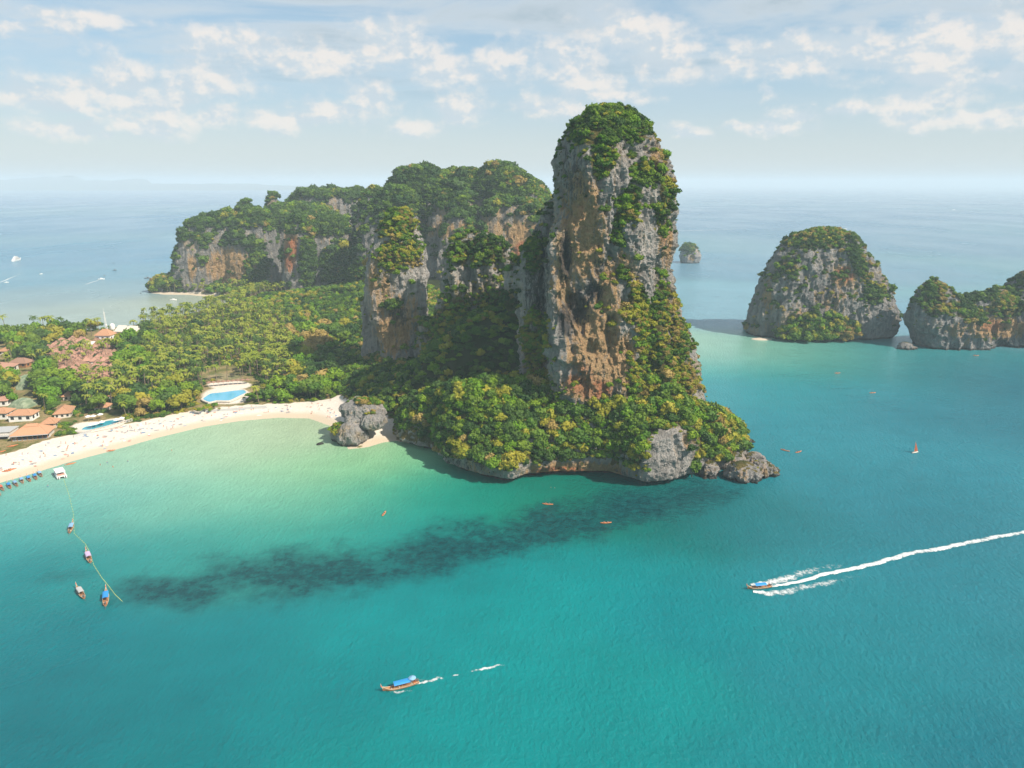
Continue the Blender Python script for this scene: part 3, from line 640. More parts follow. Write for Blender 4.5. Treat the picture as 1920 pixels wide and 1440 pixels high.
# ------------------------------------------------------------------ haze
def haze():
    mb = MB(); mb.box((0, 0, 128.0), (168000, 168000, 264))
    m, w = mat('haze_air'); v = w.n('ShaderNodeVolumePrincipled'); v.inputs['Color'].default_value = (.80, .92, 1, 1); v.inputs['Density'].default_value = .000125; v.inputs['Anisotropy'].default_value = 0
    o = w.n('ShaderNodeOutputMaterial'); w.nt.links.new(v.outputs[0], o.inputs['Volume'])
    tag(mb.build('haze', m), kind='stuff')
haze()
def far_hills():
    rows = []; n = 120
    for j in range(13):
        r = []
        for i in range(n):
            px = -420 + i * 9.4; Y = 15500 + j * 260; e = math.sin(math.pi * j / 12) ** .8
            t = vnoise(np.array([[i * .14, 0, 0]]), 3)[0] * .6 + vnoise(np.array([[i * .5, 4, 0]]), 4)[0] * .3 + .62
            env = math.sin(math.pi * i / (n - 1)) ** .6 * (1.25 if i < 75 else .7)
            r.append(((px - 960) / FPX * Y * CP, Y, max(0, (165 + 75 * t + 8 * math.sin(i * 3.1 + j)) * e * env)))
        rows.append(r)
    me = MB().sheet(rows).mesh('far_hills', M_ROCK2, True); fattr(me, 'green', np.ones(len(me.vertices)))
    tag(link('far_hills', me), kind='structure')
far_hills()
# ------------------------------------------------------------------ plants: prototypes
def ico(sub):
    bm = bmesh.new(); bmesh.ops.create_icosphere(bm, subdivisions=sub, radius=1)
    V = np.array([v.co[:] for v in bm.verts]); F = np.array([[v.index for v in f.verts] for f in bm.faces]); bm.free(); return V, F
ICO1, ICO2 = ico(1), ico(2)
def crown_mesh(name, seed, mat_, flat=.75, lobes=7, tufts=330, ts=.16, spread=.62, open_=.0):
    """crown of radius about 1: knobbly lobes of twigs clothed in leaf tufts"""
    g = np.random.default_rng(seed); Vs = []; Fs = []; b = 0; L = []
    for k in range(lobes):
        if k == 0: c = np.array([0, 0, .25]); r = .58
        else:
            a = 2 * math.pi * (k + g.random() * .6) / (lobes - 1); d = spread * (.75 + .4 * g.random()); c = np.array([d * math.cos(a), d * math.sin(a), g.uniform(-.22, .28)]); r = g.uniform(.22, .44)
        L.append((c, r)); V, F = ICO2
        v = V * (1 + .38 * vnoise(V * 2.3 + seed + k * 5, seed)[:, None]) * r * .86 * (1, 1, flat) + c * (1, 1, flat)
        if open_ < 1: Vs.append(v); Fs.append(F + b); b += len(v)
    for k in range(tufts):
        c, r = L[g.integers(lobes)]; n = g.normal(size=3); n[2] = n[2] * .8 + .25; n /= np.linalg.norm(n)
        p = (c + n * r * g.uniform(.8, 1.28)) * (1, 1, flat); n2 = n + g.normal(size=3) * .55; n2 /= np.linalg.norm(n2)
        t = np.cross(n2, g.normal(size=3)); t /= np.linalg.norm(t); q = np.cross(n2, t); s = ts * g.uniform(.6, 1.3)
        Vs.append(np.array([p + t * s, p + q * s * .8 + n * s * .3, p - t * s, p - q * s * .8 - n * s * .3])); Fs.append(np.array([[b, b + 1, b + 2], [b, b + 2, b + 3]])); b += 4
    V = np.vstack(Vs); F = np.vstack(Fs); V[:, 2] += .35
    return npmesh(name, V, F, [mat_], False)
CROWNS = []      # CROWNS[colour][shape]
for ci, mm in enumerate(LEAF):
    CROWNS.append([crown_mesh('crown', 100 * ci + s_, mm, .78 + .14 * s_, 7 + 2 * s_, 430, .155, .62) for s_ in range(3)])
def limb_mesh():
    mb = MB(); mb.tube([(0, 0, -.9), (.02, .01, -.3), (0, 0, .25)], [.075, .055, .03], 6)
    for k in range(4):
        a = k * 1.6; mb.tube([(0, 0, -.25), (.25 * math.cos(a), .25 * math.sin(a), .05), (.5 * math.cos(a), .5 * math.sin(a), .25)], [.04, .028, .012], 5)
    return mb.mesh('trunk', M_DTRUNK)
LIMB = limb_mesh()
def frond_crown(name, seed, mat_, n=17, L=4.0):
    g = random.Random(seed); mb = MB()
    for k in range(n):
        a = 2 * math.pi * k / n + g.uniform(-.15, .15); up = g.choice([1.1, .75, .45, .1]) + g.uniform(-.1, .1); ln = L * g.uniform(.85, 1.1)
        row = []; d = Vector((math.cos(a), math.sin(a), 0)); s = Vector((-math.sin(a), math.cos(a), 0)); p = Vector((0, 0, 0)); e = up; seg = 6
        mid = [p.copy()]
        for i in range(seg):
            p = p + (d * math.cos(e) + Vector((0, 0, 1)) * math.sin(e)) * ln / seg; e -= .34 + .07 * i; mid.append(p.copy())
        for i, q in enumerate(mid):
            t = i / seg; w_ = .46 * math.sin(math.pi * min(1, .12 + t * .88)) ** .7 * (1.15 if i % 2 else .7)
            row.append([q + s * w_ - Vector((0, 0, w_ * .45)), q, q - s * w_ - Vector((0, 0, w_ * .45))])
        mb.sheet(row)
    for k in range(5): a = k * 1.26; mb.box((.22 * math.cos(a), .22 * math.sin(a), -.2), (.26, .26, .3), a)
    return mb.mesh(name, mat_)
PCROWN = [frond_crown('fronds', 5 + i, PALMLEAF[i % 2 if i < 3 else 0], 12 + i) for i in range(4)]
def palm_trunk(seed, h=10.):
    g = random.Random(seed); a = g.uniform(0, 6.28); b = g.uniform(.4, 1.6); mb = MB()
    pts = [(b * (t ** 1.7) * math.cos(a), b * (t ** 1.7) * math.sin(a), -0.6 + (h + .6) * t) for t in (0, .15, .35, .6, .8, 1)]
    mb.tube(pts, [.30, .20, .17, .15, .14, .15], 6); return mb.mesh('trunk', M_TRUNK), pts[-1]
PTRUNK = [palm_trunk(30 + i) for i in range(4)]
def palm_whole(i):
    me, top = PTRUNK[i]; mb = MB(); b = me
    V = [v.co[:] for v in b.vertices]; mb.add(V, [tuple(p.vertices) for p in b.polygons], 0)
    c = PCROWN[i]; mb.add([tuple(np.array(v.co) + top) for v in c.vertices], [tuple(p.vertices) for p in c.polygons], 1)
    return mb.mesh('palm', [M_TRUNK, c.materials[0]])
PPROTO = [palm_whole(i) for i in range(4)]
def protocol(name, meshes):
    c = bpy.data.collections.new(name)
    for i, me in enumerate(meshes):
        o = bpy.data.objects.new('%s_%02d' % (name, i), me); c.objects.link(o)
    return c
PC_CROWN = protocol('foliage_source', [m for row in CROWNS for m in row])
PC_PALM = protocol('palm_source', PPROTO)
def scatter(name, P, scale, idx, coll, label=None, zs=1., group=None, cat=None):
    P = np.asarray(P, float); n = len(P)
    me = bpy.data.meshes.new(name); me.vertices.add(n); me.vertices.foreach_set('co', P.astype(np.float32).ravel())
    sc = np.asarray(scale, np.float32); a = me.attributes.new('sc', 'FLOAT_VECTOR', 'POINT')
    s3 = np.stack([sc * RNG.uniform(.85, 1.15, n), sc * RNG.uniform(.85, 1.15, n), sc * zs * RNG.uniform(.8, 1.2, n)], 1); a.data.foreach_set('vector', s3.astype(np.float32).ravel())
    a = me.attributes.new('ro', 'FLOAT_VECTOR', 'POINT'); r3 = np.stack([RNG.normal(0, .14, n), RNG.normal(0, .14, n), RNG.uniform(0, 6.28, n)], 1); a.data.foreach_set('vector', r3.astype(np.float32).ravel())
    a = me.attributes.new('ix', 'INT', 'POINT'); a.data.foreach_set('value', np.asarray(idx, np.int32))
    o = link(name, me)
    ng = bpy.data.node_groups.new('scatter_' + name, 'GeometryNodeTree')
    ng.interface.new_socket('Geometry', in_out='INPUT', socket_type='NodeSocketGeometry'); ng.interface.new_socket('Geometry', in_out='OUTPUT', socket_type='NodeSocketGeometry')
    N = ng.nodes; gi = N.new('NodeGroupInput'); go = N.new('NodeGroupOutput'); ci = N.new('GeometryNodeCollectionInfo'); ip = N.new('GeometryNodeInstanceOnPoints')
    ci.inputs['Collection'].default_value = coll; ci.inputs['Separate Children'].default_value = True; ci.inputs['Reset Children'].default_value = True
    def at(nm, t):
        x = N.new('GeometryNodeInputNamedAttribute'); x.data_type = t; x.inputs['Name'].default_value = nm; return x.outputs[0]
    l = ng.links.new; l(gi.outputs[0], ip.inputs['Points']); l(ci.outputs[0], ip.inputs['Instance']); ip.inputs['Pick Instance'].default_value = True
    l(at('ix', 'INT'), ip.inputs['Instance Index']); l(at('ro', 'FLOAT_VECTOR'), ip.inputs['Rotation']); l(at('sc', 'FLOAT_VECTOR'), ip.inputs['Scale']); l(ip.outputs[0], go.inputs[0])
    md = o.modifiers.new('scatter', 'NODES'); md.node_group = ng
    return tag(o, label, cat, group, 'stuff')
def pickcol(P, w, nsz=22, seed=50):
    """colour class per plant: weights w over the five leaf colours, clumped in space"""
    w = np.asarray(w, float) / np.sum(w); n = fbm(P / nsz, 3, .6, seed) * .35 + .5 + RNG.normal(0, .17, len(P)); n = np.clip(n, 0, .9999)
    # spread to uniform
    r = np.argsort(np.argsort(n)) / len(n)
    return np.searchsorted(np.cumsum(w), r, side='right').clip(0, 4)
def on_rock(seed, weight_fn, n, jit=1.):
    fc, fn, fa, g = ROCKS[seed]; w = weight_fn(fc, fn, g) * fa; w[fc[:, 2] < 1.5] = 0; w = np.maximum(w, 0)
    i = RNG.choice(len(fc), n, p=w / w.sum()); return fc[i] + RNG.normal(0, .35, (n, 3)) * jit, fn[i]
def thin(P, r, seed_order=None):
    """keep points at least r apart (r may be an array)"""
    r = np.broadcast_to(r, len(P)); cell = {}; keep = []; c = float(np.max(r))
    for i, p in enumerate(P):
        k = (int(p[0] // c), int(p[1] // c)); ok = True
        for a in (-1, 0, 1):
            for b in (-1, 0, 1):
                for j in cell.get((k[0] + a, k[1] + b), ()):
                    d = P[j] - p
                    if d[0] * d[0] + d[1] * d[1] + (d[2] * d[2]) * .4 < r[i] ** 2: ok = False; break
                if not ok: break
            if not ok: break
        if ok: cell.setdefault(k, []).append(i); keep.append(i)
    return np.array(keep, int)
facing = lambda fc, fn: sst(-(fn * (fc - (0, 0, CAM_H))).sum(1) / np.linalg.norm(fc - (0, 0, CAM_H), axis=1), -.35, .0)

# shrubs clinging to each rock (nobody could count them)
def shrubs(seed, n, size, wts, label, gpow=1.6, base=.012, sizes=.35, name='shrubs', extra=None, wf=None, bas2=0):
    def wf0(fc, fn, g):
        pn = fbm(fc / 5., 2, .5, seed + 90)
        return (g ** gpow * sst(pn, -.9, .1) + base * sst(pn, .2, .6)) * facing(fc, fn) * (1 - sst(-fn[:, 2], .2, .6))
    P, N_ = on_rock(seed, wf or wf0, n); s = size * np.exp(RNG.normal(0, sizes, n))
    P = P + N_ * (s * .12)[:, None]; P[:, 2] -= s * .1
    c = pickcol(P, wts, seed=seed + 50)
    if extra is not None: c = extra(P, c)
    return scatter(name, P, s, c * 3 + RNG.integers(0, 3, n), PC_CROWN, label, .9)
def tower_tint(P, c):
    px, py = PIX(P); k = RNG.random(len(P))
    dry = ellipses(P, [(1255, 620, 26, 60), (1240, 745, 50, 34), (1210, 745, 20, 30), (1295, 720, 24, 60), (1235, 275, 20, 40, .8), (1185, 530, 30, 24, .6), (1150, 770, 26, 30, .7)], .5)
    c = np.where(k < dry * .75, RNG.choice([3, 4, 4], len(P)), c)
    gr = ellipses(P, [(1172, 375, 14, 18), (1138, 445, 10, 10), (1160, 278, 8, 10)], .5); return np.where(k < gr, 2, c)
shrubs(1, 9500, 1.25, (.16, .28, .24, .27, .05), 'dense low shrubs clinging to the top and right flank of the tall tower', extra=tower_tint, base=.002)
shrubs(2, 1500, 1.6, (.15, .25, .2, .28, .12), 'shrubs clinging to the grey spire', base=.03)
shrubs(3, 3600, 1.5, (.28, .34, .2, .14, .04), 'shrubs clinging to the crest of the low ridge', base=.03)
shrubs(5, 130, 1.1, (.1, .3, .2, .3, .1), 'yellow-green bushes on top of the mushroom rock', base=.0)
shrubs(6, 2100, 1.6, (.38, .34, .08, .12, .08), 'dark shrubs over the domed islet', base=.03)
shrubs(7, 2100, 1.7, (.45, .33, .06, .08, .08), 'dark shrubs over the saddle-backed islet', base=.03)
shrubs(8, 260, 2.2, (.5, .3, .1, .1, 0), 'scrub over the tiny far islet', base=.03)
shrubs(9, 40000, 2.9, (.58, .32, .05, .03, .02), 'dense forest cover over the far cliffs', gpow=1.3, base=.02, name='forest', bas2=1)
for k in range(len(BOULD)):
    pass
# bushes on the outer boulders
def bush_at(px, py, z, n, spread, size, cols, label):
    x, y, _ = U(px, py, z); g = RNG.normal(0, 1, (n, 3)) * (spread, spread * .7, spread * .15); P = g + (x, y, z)
    return scatter('bushes', P, size * RNG.uniform(.6, 1.3, n), RNG.choice(cols, n) * 3 + RNG.integers(0, 3, n), PC_CROWN, label, .7)
bush_at(1392, 878, 5.5, 26, 2.6, 1.1, [3, 4, 4], 'dry golden bushes on the broad boulder off the point')
bush_at(478, 744, 5, 26, 4.5, 2., [1, 2, 1], 'bushes overhanging the right end of the lagoon pool')
bush_at(388, 764, 4.5, 20, 5., 1.7, [1, 2, 3], 'low bushes in front of the lagoon pool')
bush_at(1326, 874, 5.2, 8, 1., .8, [3, 2], 'small bush on the rounded boulder')
bush_at(1424, 866, 5.5, 5, 1.2, .8, [2, 3], 'sprig of green on the outer rocks')

# ------------------------------------------------------------------ individual broadleaf trees
TREE_LEAD = {}
def tree_proto(ci, si):
    r = empty('broadleaf_tree', (0, 0, -500)); link('crown', CROWNS[ci][si], r); link('trunk', LIMB, r); return r
def place_tree(p, s, ci, label, group, zs=1.):
    k = (ci, int(RNG.integers(3)))
    if k not in TREE_LEAD: o = TREE_LEAD[k] = tree_proto(*k)
    else: o = copy_tree(TREE_LEAD[k])
    o.location = p; o.rotation_euler = (0, 0, RNG.uniform(0, 6.28)); o.scale = (s, s * RNG.uniform(.88, 1.12), s * zs * RNG.uniform(.85, 1.15))
    return tag(o, label, 'tree', group)
def zone(px, cuts, names):
    for c_, n_ in zip(cuts, names):
        if px < c_: return n_
    return names[-1]
COLN = ['dark green', 'mid green', 'bright green', 'yellow-green', 'dry tan']
def head_w(fc, fn, g):
    px, py = PIX(fc); lowcliff = sst(fc[:, 2], 5, 10)
    bare = ellipses(fc, [(1257, 850, 48, 60), (998, 835, 13, 13), (975, 886, 14, 24), (893, 800, 10, 12), (1085, 882, 105, 22), (905, 890, 70, 16)], .3)
    return lowcliff * (1 - bare) * sst(fn[:, 2], -.2, .2) * facing(fc, fn)
hp, hn = on_rock(4, head_w, 5200); sz = np.clip(RNG.gamma(4.5, .56, len(hp)), 1.2, 4.4)
order = np.argsort(-sz); hp, hn, sz = hp[order], hn[order], sz[order]
kp = thin(hp, sz * .78); hp, hn, sz = hp[kp], hn[kp], sz[kp]
hc = pickcol(hp, (.26, .34, .22, .15, .03), 7, 77)
hx, hy = PIX(hp)
dry = ellipses(hp, [(780, 795, 26, 26), (940, 880, 60, 26), (850, 850, 30, 30), (1060, 820, 60, 26), (930, 745, 20, 14), (1340, 800, 30, 24), (1225, 860, 20, 20), (985, 855, 8, 8)], .6)
hc = np.where(RNG.random(len(hp)) < dry * .75, RNG.choice([3, 3, 4], len(hp)), hc)
hc = np.where((hx > 1050) & (hx < 1200) & (hy < 860) & (hc == 4), 1, hc)
NBIG = min(150, len(hp))
for i in range(NBIG):
    side = 'on the knoll of the wooded headland' if hx[i] < 1120 else ('on the slope under the tall tower' if hx[i] < 1310 else 'on the slope behind the point')
    place_tree(hp[i] - (0, 0, sz[i] * .05), sz[i], int(hc[i]), '%s broadleaf tree %s, %s' % (COLN[int(hc[i])], side, zone(hy[i], (750, 800, 850), ('on its crest', 'high up', 'halfway down', 'just above the cliff lip'))), 'trees covering the headland')
rest_h = (hp[NBIG:], sz[NBIG:], hc[NBIG:])
shrubs(4, 3400, 1.1, (.16, .28, .22, .26, .08), 'low scrub filling in between the headland trees and over the cliff lip',
       wf=lambda fc, fn, g: sst(fc[:, 2], 3.5, 8) * (1 - ellipses(fc, [(1257, 850, 46, 58), (998, 835, 12, 12), (975, 886, 12, 22), (1085, 884, 95, 18), (905, 892, 60, 12)], .3)) * sst(fn[:, 2], -.45, -.1) * facing(fc, fn) * (.2 + sst(fc[:, 2], 8, 13)))
if len(rest_h[0]): scatter('headland_undergrowth', rest_h[0], rest_h[1], rest_h[2] * 3 + RNG.integers(0, 3, len(rest_h[0])), PC_CROWN, 'smaller trees merging into one canopy on the headland')

# islet slope trees
P, N_ = on_rock(6, lambda fc, fn, g: np.zeros(len(fc)) + 1e-9 + ellipses(fc, [(1530, 625, 74, 40)], .3) * (fn[:, 1] < 0), 260)
s = RNG.uniform(2.2, 4.6, len(P)); P[:, 1] -= RNG.uniform(0, 10, len(P)) * np.clip((28 - P[:, 2]) / 28, 0, 1) ; P[:, 2] = np.maximum(P[:, 2], 3)
c = np.where(RNG.random(len(P)) < ellipses(P, [(1590, 632, 26, 18)], .6), 4, RNG.choice([1, 2, 2, 3, 0], len(P)))
scatter('trees', P, s, c * 3 + RNG.integers(0, 3, len(P)), PC_CROWN, 'patch of brighter trees at the foot of the domed islet')
rock('islet_shore', [sil([(585, 1480, 1580), (620, 1465, 1600), (650, 1458, 1606)], 706, .35, 2.4)], 1.3, M_ROCK3, .8, .7, 61, label='low bushy rock shelf at the foot of the domed islet', cat='rock')
mb = MB(); x, y, _ = U(1428, 636); mb.rings([[(x + 11 * k * math.cos(t / 16 * 6.283), y + 6 * k * math.sin(t / 16 * 6.283), z) for t in range(16)] for k, z in ((1, -.5), (.9, .3), (.5, .9))])
m_s, w_ = mat('pale_sand'); finish(w_, (.52, .44, .34), .95); tag(mb.build('sandbar', m_s), 'small sandy beach on the left foot of the domed islet', 'beach')

# ------------------------------------------------------------------ the grove
VILL = np.array([U(*p, 2.5)[:2] for p in [(84, 655), (130, 640), (215, 645), (222, 690), (215, 735), (150, 735), (95, 705)]])
NOGO = [np.array([U(*p, 2.5)[:2] for p in q]) for q in (
    [(-10, 760), (70, 755), (105, 790), (110, 835), (-10, 860)], [(140, 785), (225, 770), (245, 795), (150, 815)], [(385, 722), (475, 706), (500, 730), (470, 765), (360, 765)],
    [(25, 680), (68, 680), (68, 765), (25, 765)], [(-30, 645), (20, 645), (20, 700), (-30, 700)], [(158, 622), (265, 600), (268, 640), (160, 655)], [(360, 690), (450, 685), (450, 712), (385, 716)], [(106, 742), (135, 742), (140, 795), (110, 795)])]
def grove_points(n, lo=(-620, 430), hi=(-20, 1060)):
    P = RNG.uniform(lo, hi, (n, 2)); d = coast_sd(P); ok = (d > 5) & ~inpoly(P, beachpoly)
    for q in NOGO: ok &= ~inpoly(P, q)
    P = P[ok]; h = TH(P); return np.c_[P, h]
GP = grove_points(15000)
inv = inpoly(GP[:, :2], VILL); GP = GP[~inv | (RNG.random(len(GP)) < .5)]
gx_, gy_ = PIX(GP)
# palm country: the middle of the isthmus; broadleaf elsewhere
pal = fbm(GP / 38, 3, .5, 91) * .55 + .52
pal += ellipses(GP, [(430, 650, 160, 90, .5), (330, 600, 120, 50, .4)], .5) - ellipses(GP, [(620, 650, 90, 90, .7), (90, 640, 130, 40, .5), (640, 760, 120, 40, .8), (310, 760, 60, 20, .6)], .5) - sst(GP[:, 2], 8, 14)
ispalm = RNG.random(len(GP)) < sst(pal, .3, .75)
gs = np.where(ispalm, 3.1, np.clip(RNG.gamma(6, .75, len(GP)), 2.2, 7.2)); o_ = np.argsort(-gs + RNG.uniform(0, 3, len(gs))); GP, gs, ispalm = GP[o_], gs[o_], ispalm[o_]
gs = np.where(GP[:, 2] > 6, np.minimum(gs * .75, 3.6), gs); kp = thin(GP, np.where(ispalm, 4.0, gs * .82)); GP, gs, ispalm = GP[kp], gs[kp], ispalm[kp]
inside = inpoly(GP[:, :2], VILL); gs = np.where(inside & ~ispalm, np.minimum(gs, 2.6), gs)
# keep only what the photo or a step aside could show
gpx, gpy = PIX(GP); vis = (gpx > -160) & (gpx < 1060) & ~((gpx > 730) & (GP[:, 1] > 560)); GP, gs, ispalm, gpx, gpy = (a[vis] for a in (GP, gs, ispalm, gpx, gpy))
gcol = pickcol(GP, (.24, .32, .25, .14, .05), 20, 31)
yel = ellipses(GP, [(235, 690, 30, 24), (550, 745, 40, 14), (110, 805, 30, 14)], .5); gcol = np.where(RNG.random(len(GP)) < yel, 2, gcol)
tan = ellipses(GP, [(590, 660, 30, 16), (275, 780, 24, 12), (540, 640, 20, 14), (690, 660, 30, 20, .5)], .5); gcol = np.where(RNG.random(len(GP)) < tan, 4, gcol)
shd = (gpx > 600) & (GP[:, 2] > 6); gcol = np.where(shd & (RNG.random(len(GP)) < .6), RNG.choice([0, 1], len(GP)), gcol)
dist = np.linalg.norm(GP - (0, 0, CAM_H), axis=1)
inframe = (gpx > -20) & (gpx < 1060)
br = np.where(~ispalm)[0]; br = br[np.argsort(-(gs / dist * (inframe + .2))[br])]; NB = 150
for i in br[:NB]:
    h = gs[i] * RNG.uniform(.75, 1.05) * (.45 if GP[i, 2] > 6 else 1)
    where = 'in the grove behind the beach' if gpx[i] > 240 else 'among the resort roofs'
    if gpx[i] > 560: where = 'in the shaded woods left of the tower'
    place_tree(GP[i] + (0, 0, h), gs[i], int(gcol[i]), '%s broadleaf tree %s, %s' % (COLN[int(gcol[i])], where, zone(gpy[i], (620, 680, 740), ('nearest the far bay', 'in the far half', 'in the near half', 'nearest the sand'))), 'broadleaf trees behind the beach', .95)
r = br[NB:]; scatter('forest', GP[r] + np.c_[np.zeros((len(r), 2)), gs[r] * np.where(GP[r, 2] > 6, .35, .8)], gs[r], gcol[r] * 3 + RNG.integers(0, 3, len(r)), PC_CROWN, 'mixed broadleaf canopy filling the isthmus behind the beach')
U_ = grove_points(30000, (-620, 400), (110, 820)); ins_ = inpoly(U_[:, :2], VILL); U_ = U_[~ins_ | (RNG.random(len(U_)) < .35)]; q_, r_ = PIX(U_); U_ = U_[(q_ > -120) & (q_ < 1100)]
clear = ellipses(U_, [(420, 705, 60, 18, .9)], .5); U_ = U_[RNG.random(len(U_)) > clear]
ins_ = inpoly(U_[:, :2], VILL); us = RNG.uniform(1., 2.5, len(U_)) * (1 + .5 * sst(U_[:, 2], 7, 12)); uc = pickcol(U_, (.32, .32, .18, .12, .06), 14, 61); scatter('undergrowth', U_, us, uc * 3 + RNG.integers(0, 3, len(U_)), PC_CROWN, 'bushy undergrowth between the palms and on the shaded slope', .8)
pp = np.where(ispalm)[0]; pp = pp[np.argsort(dist[pp] + 500 * ~inframe[pp])]
PLEAD = {}
def place_palm(p, s, i, label, group):
    if i not in PLEAD:
        o = PLEAD[i] = empty('palm_tree'); link('trunk', PTRUNK[i][0], o); c = link('crown', PCROWN[i], o); c.location = PTRUNK[i][1]
    else: o = copy_tree(PLEAD[i])
    o.location = p; o.rotation_euler = (0, 0, RNG.uniform(0, 6.28)); o.scale = (s * 1.15, s * 1.15, s); return tag(o, label, 'palm', group)
for i in pp[:285]:
    pl = 'in the dense grove behind the beach' if gpx[i] > 240 else 'rising between the resort roofs'
    place_palm(GP[i], RNG.uniform(.85, 1.45), int(RNG.choice([0, 2, 3, 1, 2, 1])), 'yellowish coconut palm %s, %s, %s' % ('behind the beach' if gpx[i] > 240 else 'among the resort roofs', zone(gpx[i], (150, 240, 300, 370, 470, 540), ('at the far left', 'above the small pool', 'right of the small pool', 'left of the lagoon pool', 'behind the lagoon pool', 'right of the lagoon pool', 'towards the shaded woods')), zone(gpy[i], (680, 720, 750), ('far back', 'midway back', 'near the sand', 'beside the sand'))), 'coconut palms behind the beach')
r = pp[285:]; scatter('palm_grove', GP[r], RNG.uniform(.85, 1.45, len(r)), RNG.choice([0, 2, 3, 1], len(r)), PC_PALM, 'far palms massed on the isthmus below the cliffs')
# the tall palms standing against the far bay
for k, (px, tp, ti) in enumerate([(12, 590, 0), (28, 610, 1), (50, 606, 1), (68, 592, 1), (84, 594, 0), (103, 592, 3), (119, 594, 1), (163, 598, 1), (172, 597, 0), (185, 596, 2), (206, 615, 1), (252, 600, 0)]):
    x, y, _ = U(px, 622 + 4 * (k % 3), 2.5); z = ZP(tp, y); s = max(.8, (z - 2.5) / 11.)
    place_palm((x, y, 2.3), s, ti, 'tall coconut palm standing clear of the trees against the far bay', 'tall palms on the far shore')

# ------------------------------------------------------------------ buildings
def hip(mb, w, d, h, z, over=.8, ridge=.5, mi=0, th=.18):
    a, b = w / 2 + over, d / 2 + over; r = max(a - b, 0) if a > b else 0; q = max(b - a, 0) if b > a else 0; r = r + ridge * .2; 
    V = [(-a, -b, z), (a, -b, z), (a, b, z), (-a, b, z), (-r, -q, z + h), (r, -q, z + h), (r, q, z + h), (-r, q, z + h)]
    V += [(x, y, z - th) for x, y, z in V[:4]]
    mb.add(V, [(0, 1, 5, 4), (1, 2, 6, 5), (2, 3, 7, 6), (3, 0, 4, 7), (4, 5, 6, 7), (8, 9, 1, 0), (9, 10, 2, 1), (10, 11, 3, 2), (11, 8, 0, 3), (11, 10, 9, 8)], mi)
    # ridge and hip caps stand proud
    for i, j in ((0, 4), (1, 5), (2, 6), (3, 7), (4, 5), (5, 6), (7, 4), (6, 7)):
        if (Vector(V[i]) - Vector(V[j])).length > .4: mb.tube([Vector(V[i]) + Vector((0, 0, .05)), Vector(V[j]) + Vector((0, 0, .05))], .14, 4, mi)
    return mb
def house(px, py, w, d, wh, rh, rz, roofm, wallm, label, name='house', cat='house', openf=False, lantern=False, group=None, z0=None, wins=3):
    x, y, z = U(px, py, 2.6); e = empty(name, (x, y, TH1(x, y) - .3 if z0 is None else z0), rz)
    if openf:
        mb = MB(); mb.box((0, d * .18, wh / 2), (w * .96, d * .6, wh)); mb.build('wall', wallm, e)
        n = max(4, int(w / 2.6))
        pm = MB(); pm.box((0, 0, wh / 2), (.28, .28, wh)); me = pm.mesh('post', M_WOOD)
        for k in range(n + 1): p = link('post', me, e); p.location = (-w / 2 + w * k / n, -d / 2, 0)
        MB().box((0, -d * .3, .25), (w, d * .4, .3)).build('terrace', M_GREY, e)
        MB().box((0, -d * .125, wh * .45), (w * .9, .3, wh * .8)).build('opening', M_DARK, e)
        MB().box((0, -d / 2 - .9, wh - .25), (w + 1.6, 1.8, .12)).build('awning', M_GREY, e)
    else:
        MB().box((0, 0, wh / 2), (w, d, wh)).build('wall', wallm, e)
        wm = MB(); wm.box((0, 0, 0), (w / wins * .42, .12, wh * .42)); me = wm.mesh('window', M_DARK)
        for k in range(wins):
            q = link('window', me, e); q.location = (-w / 2 + w * (k + .5) / wins, -d / 2 - .03, wh * .58)
        for k in range(2):
            q = link('window', me, e); q.location = (w / 2 + .03, -d / 4 + d / 2 * k, wh * .58); q.rotation_euler = (0, 0, math.pi / 2)
    rf = hip(MB(), w, d, rh, wh).build('roof', roofm, e)
    if lantern:
        l = hip(MB(), w * .38, d * .2, rh * .35, wh + rh * .86, .3).build('ridge_lantern', roofm, rf)
        MB().box((0, 0, wh + rh * .75), (w * .38, d * .2, rh * .3)).build('lantern_wall', M_WOOD, rf)
    return tag(e, label, cat, group)
house(64, 818, 19, 12, 3.6, 4.2, R(14), M_TERRA, M_WALL, 'open-fronted beach restaurant with a broad terracotta hip roof and ridge lantern', 'restaurant', 'restaurant', True, True)
house(96, 800, 8, 8, 3.4, 3.0, R(14), M_TERRA, M_WALL, 'small terracotta roofed wing joined to the right of the beach restaurant', 'house', 'building', wins=2)
house(46, 786, 14, 9, 4.6, 2.8, R(6), M_TERRA, M_WHITE, 'white walled house with a terracotta roof right behind the beach restaurant')
house(5, 782, 11, 9, 4.5, 2.6, R(4), M_TERRA, M_WHITE, 'terracotta roofed house cut by the left edge, beside the grey flat roof')
house(4, 758, 12, 11, 4.5, 3.4, R(8), M_TERRA2, M_WHITE, 'weathered terracotta house at the left edge below the green netting')
house(2, 700, 17, 22, 5, 4.0, R(12), M_TERRA2, M_WALL, 'large pale terracotta hall at the left edge above the bushy tree', 'hall', 'hall')
house(16, 664, 11, 9, 4, 2.8, R(0), M_TERRA, M_WALL, 'small pink roofed pavilion at the left edge', 'pavilion', 'pavilion')
house(42, 686, 15, 10, 4, 3.6, R(-5), M_THATCH, M_WOOD, 'dark red-brown shingled lodge beside the green netting', 'lodge', 'lodge')
house(122, 778, 9, 14, 3.6, 3.2, R(20), M_TERRA, M_WALL, 'terracotta roof among palms left of the small pool')
house(140, 748, 12, 8, 3.6, 3., R(15), M_TERRA, M_WALL, 'terracotta roof between two palms behind the small pool')
house(228, 748, 13, 8, 3.6, 3., R(15), M_TERRA, M_WHITE, 'terracotta roofed house with pale walls above the right end of the small pool')
house(194, 770, 8, 7, 3.4, 2.6, R(10), M_TERRA, M_WALL, 'small terracotta cottage directly behind the small pool')
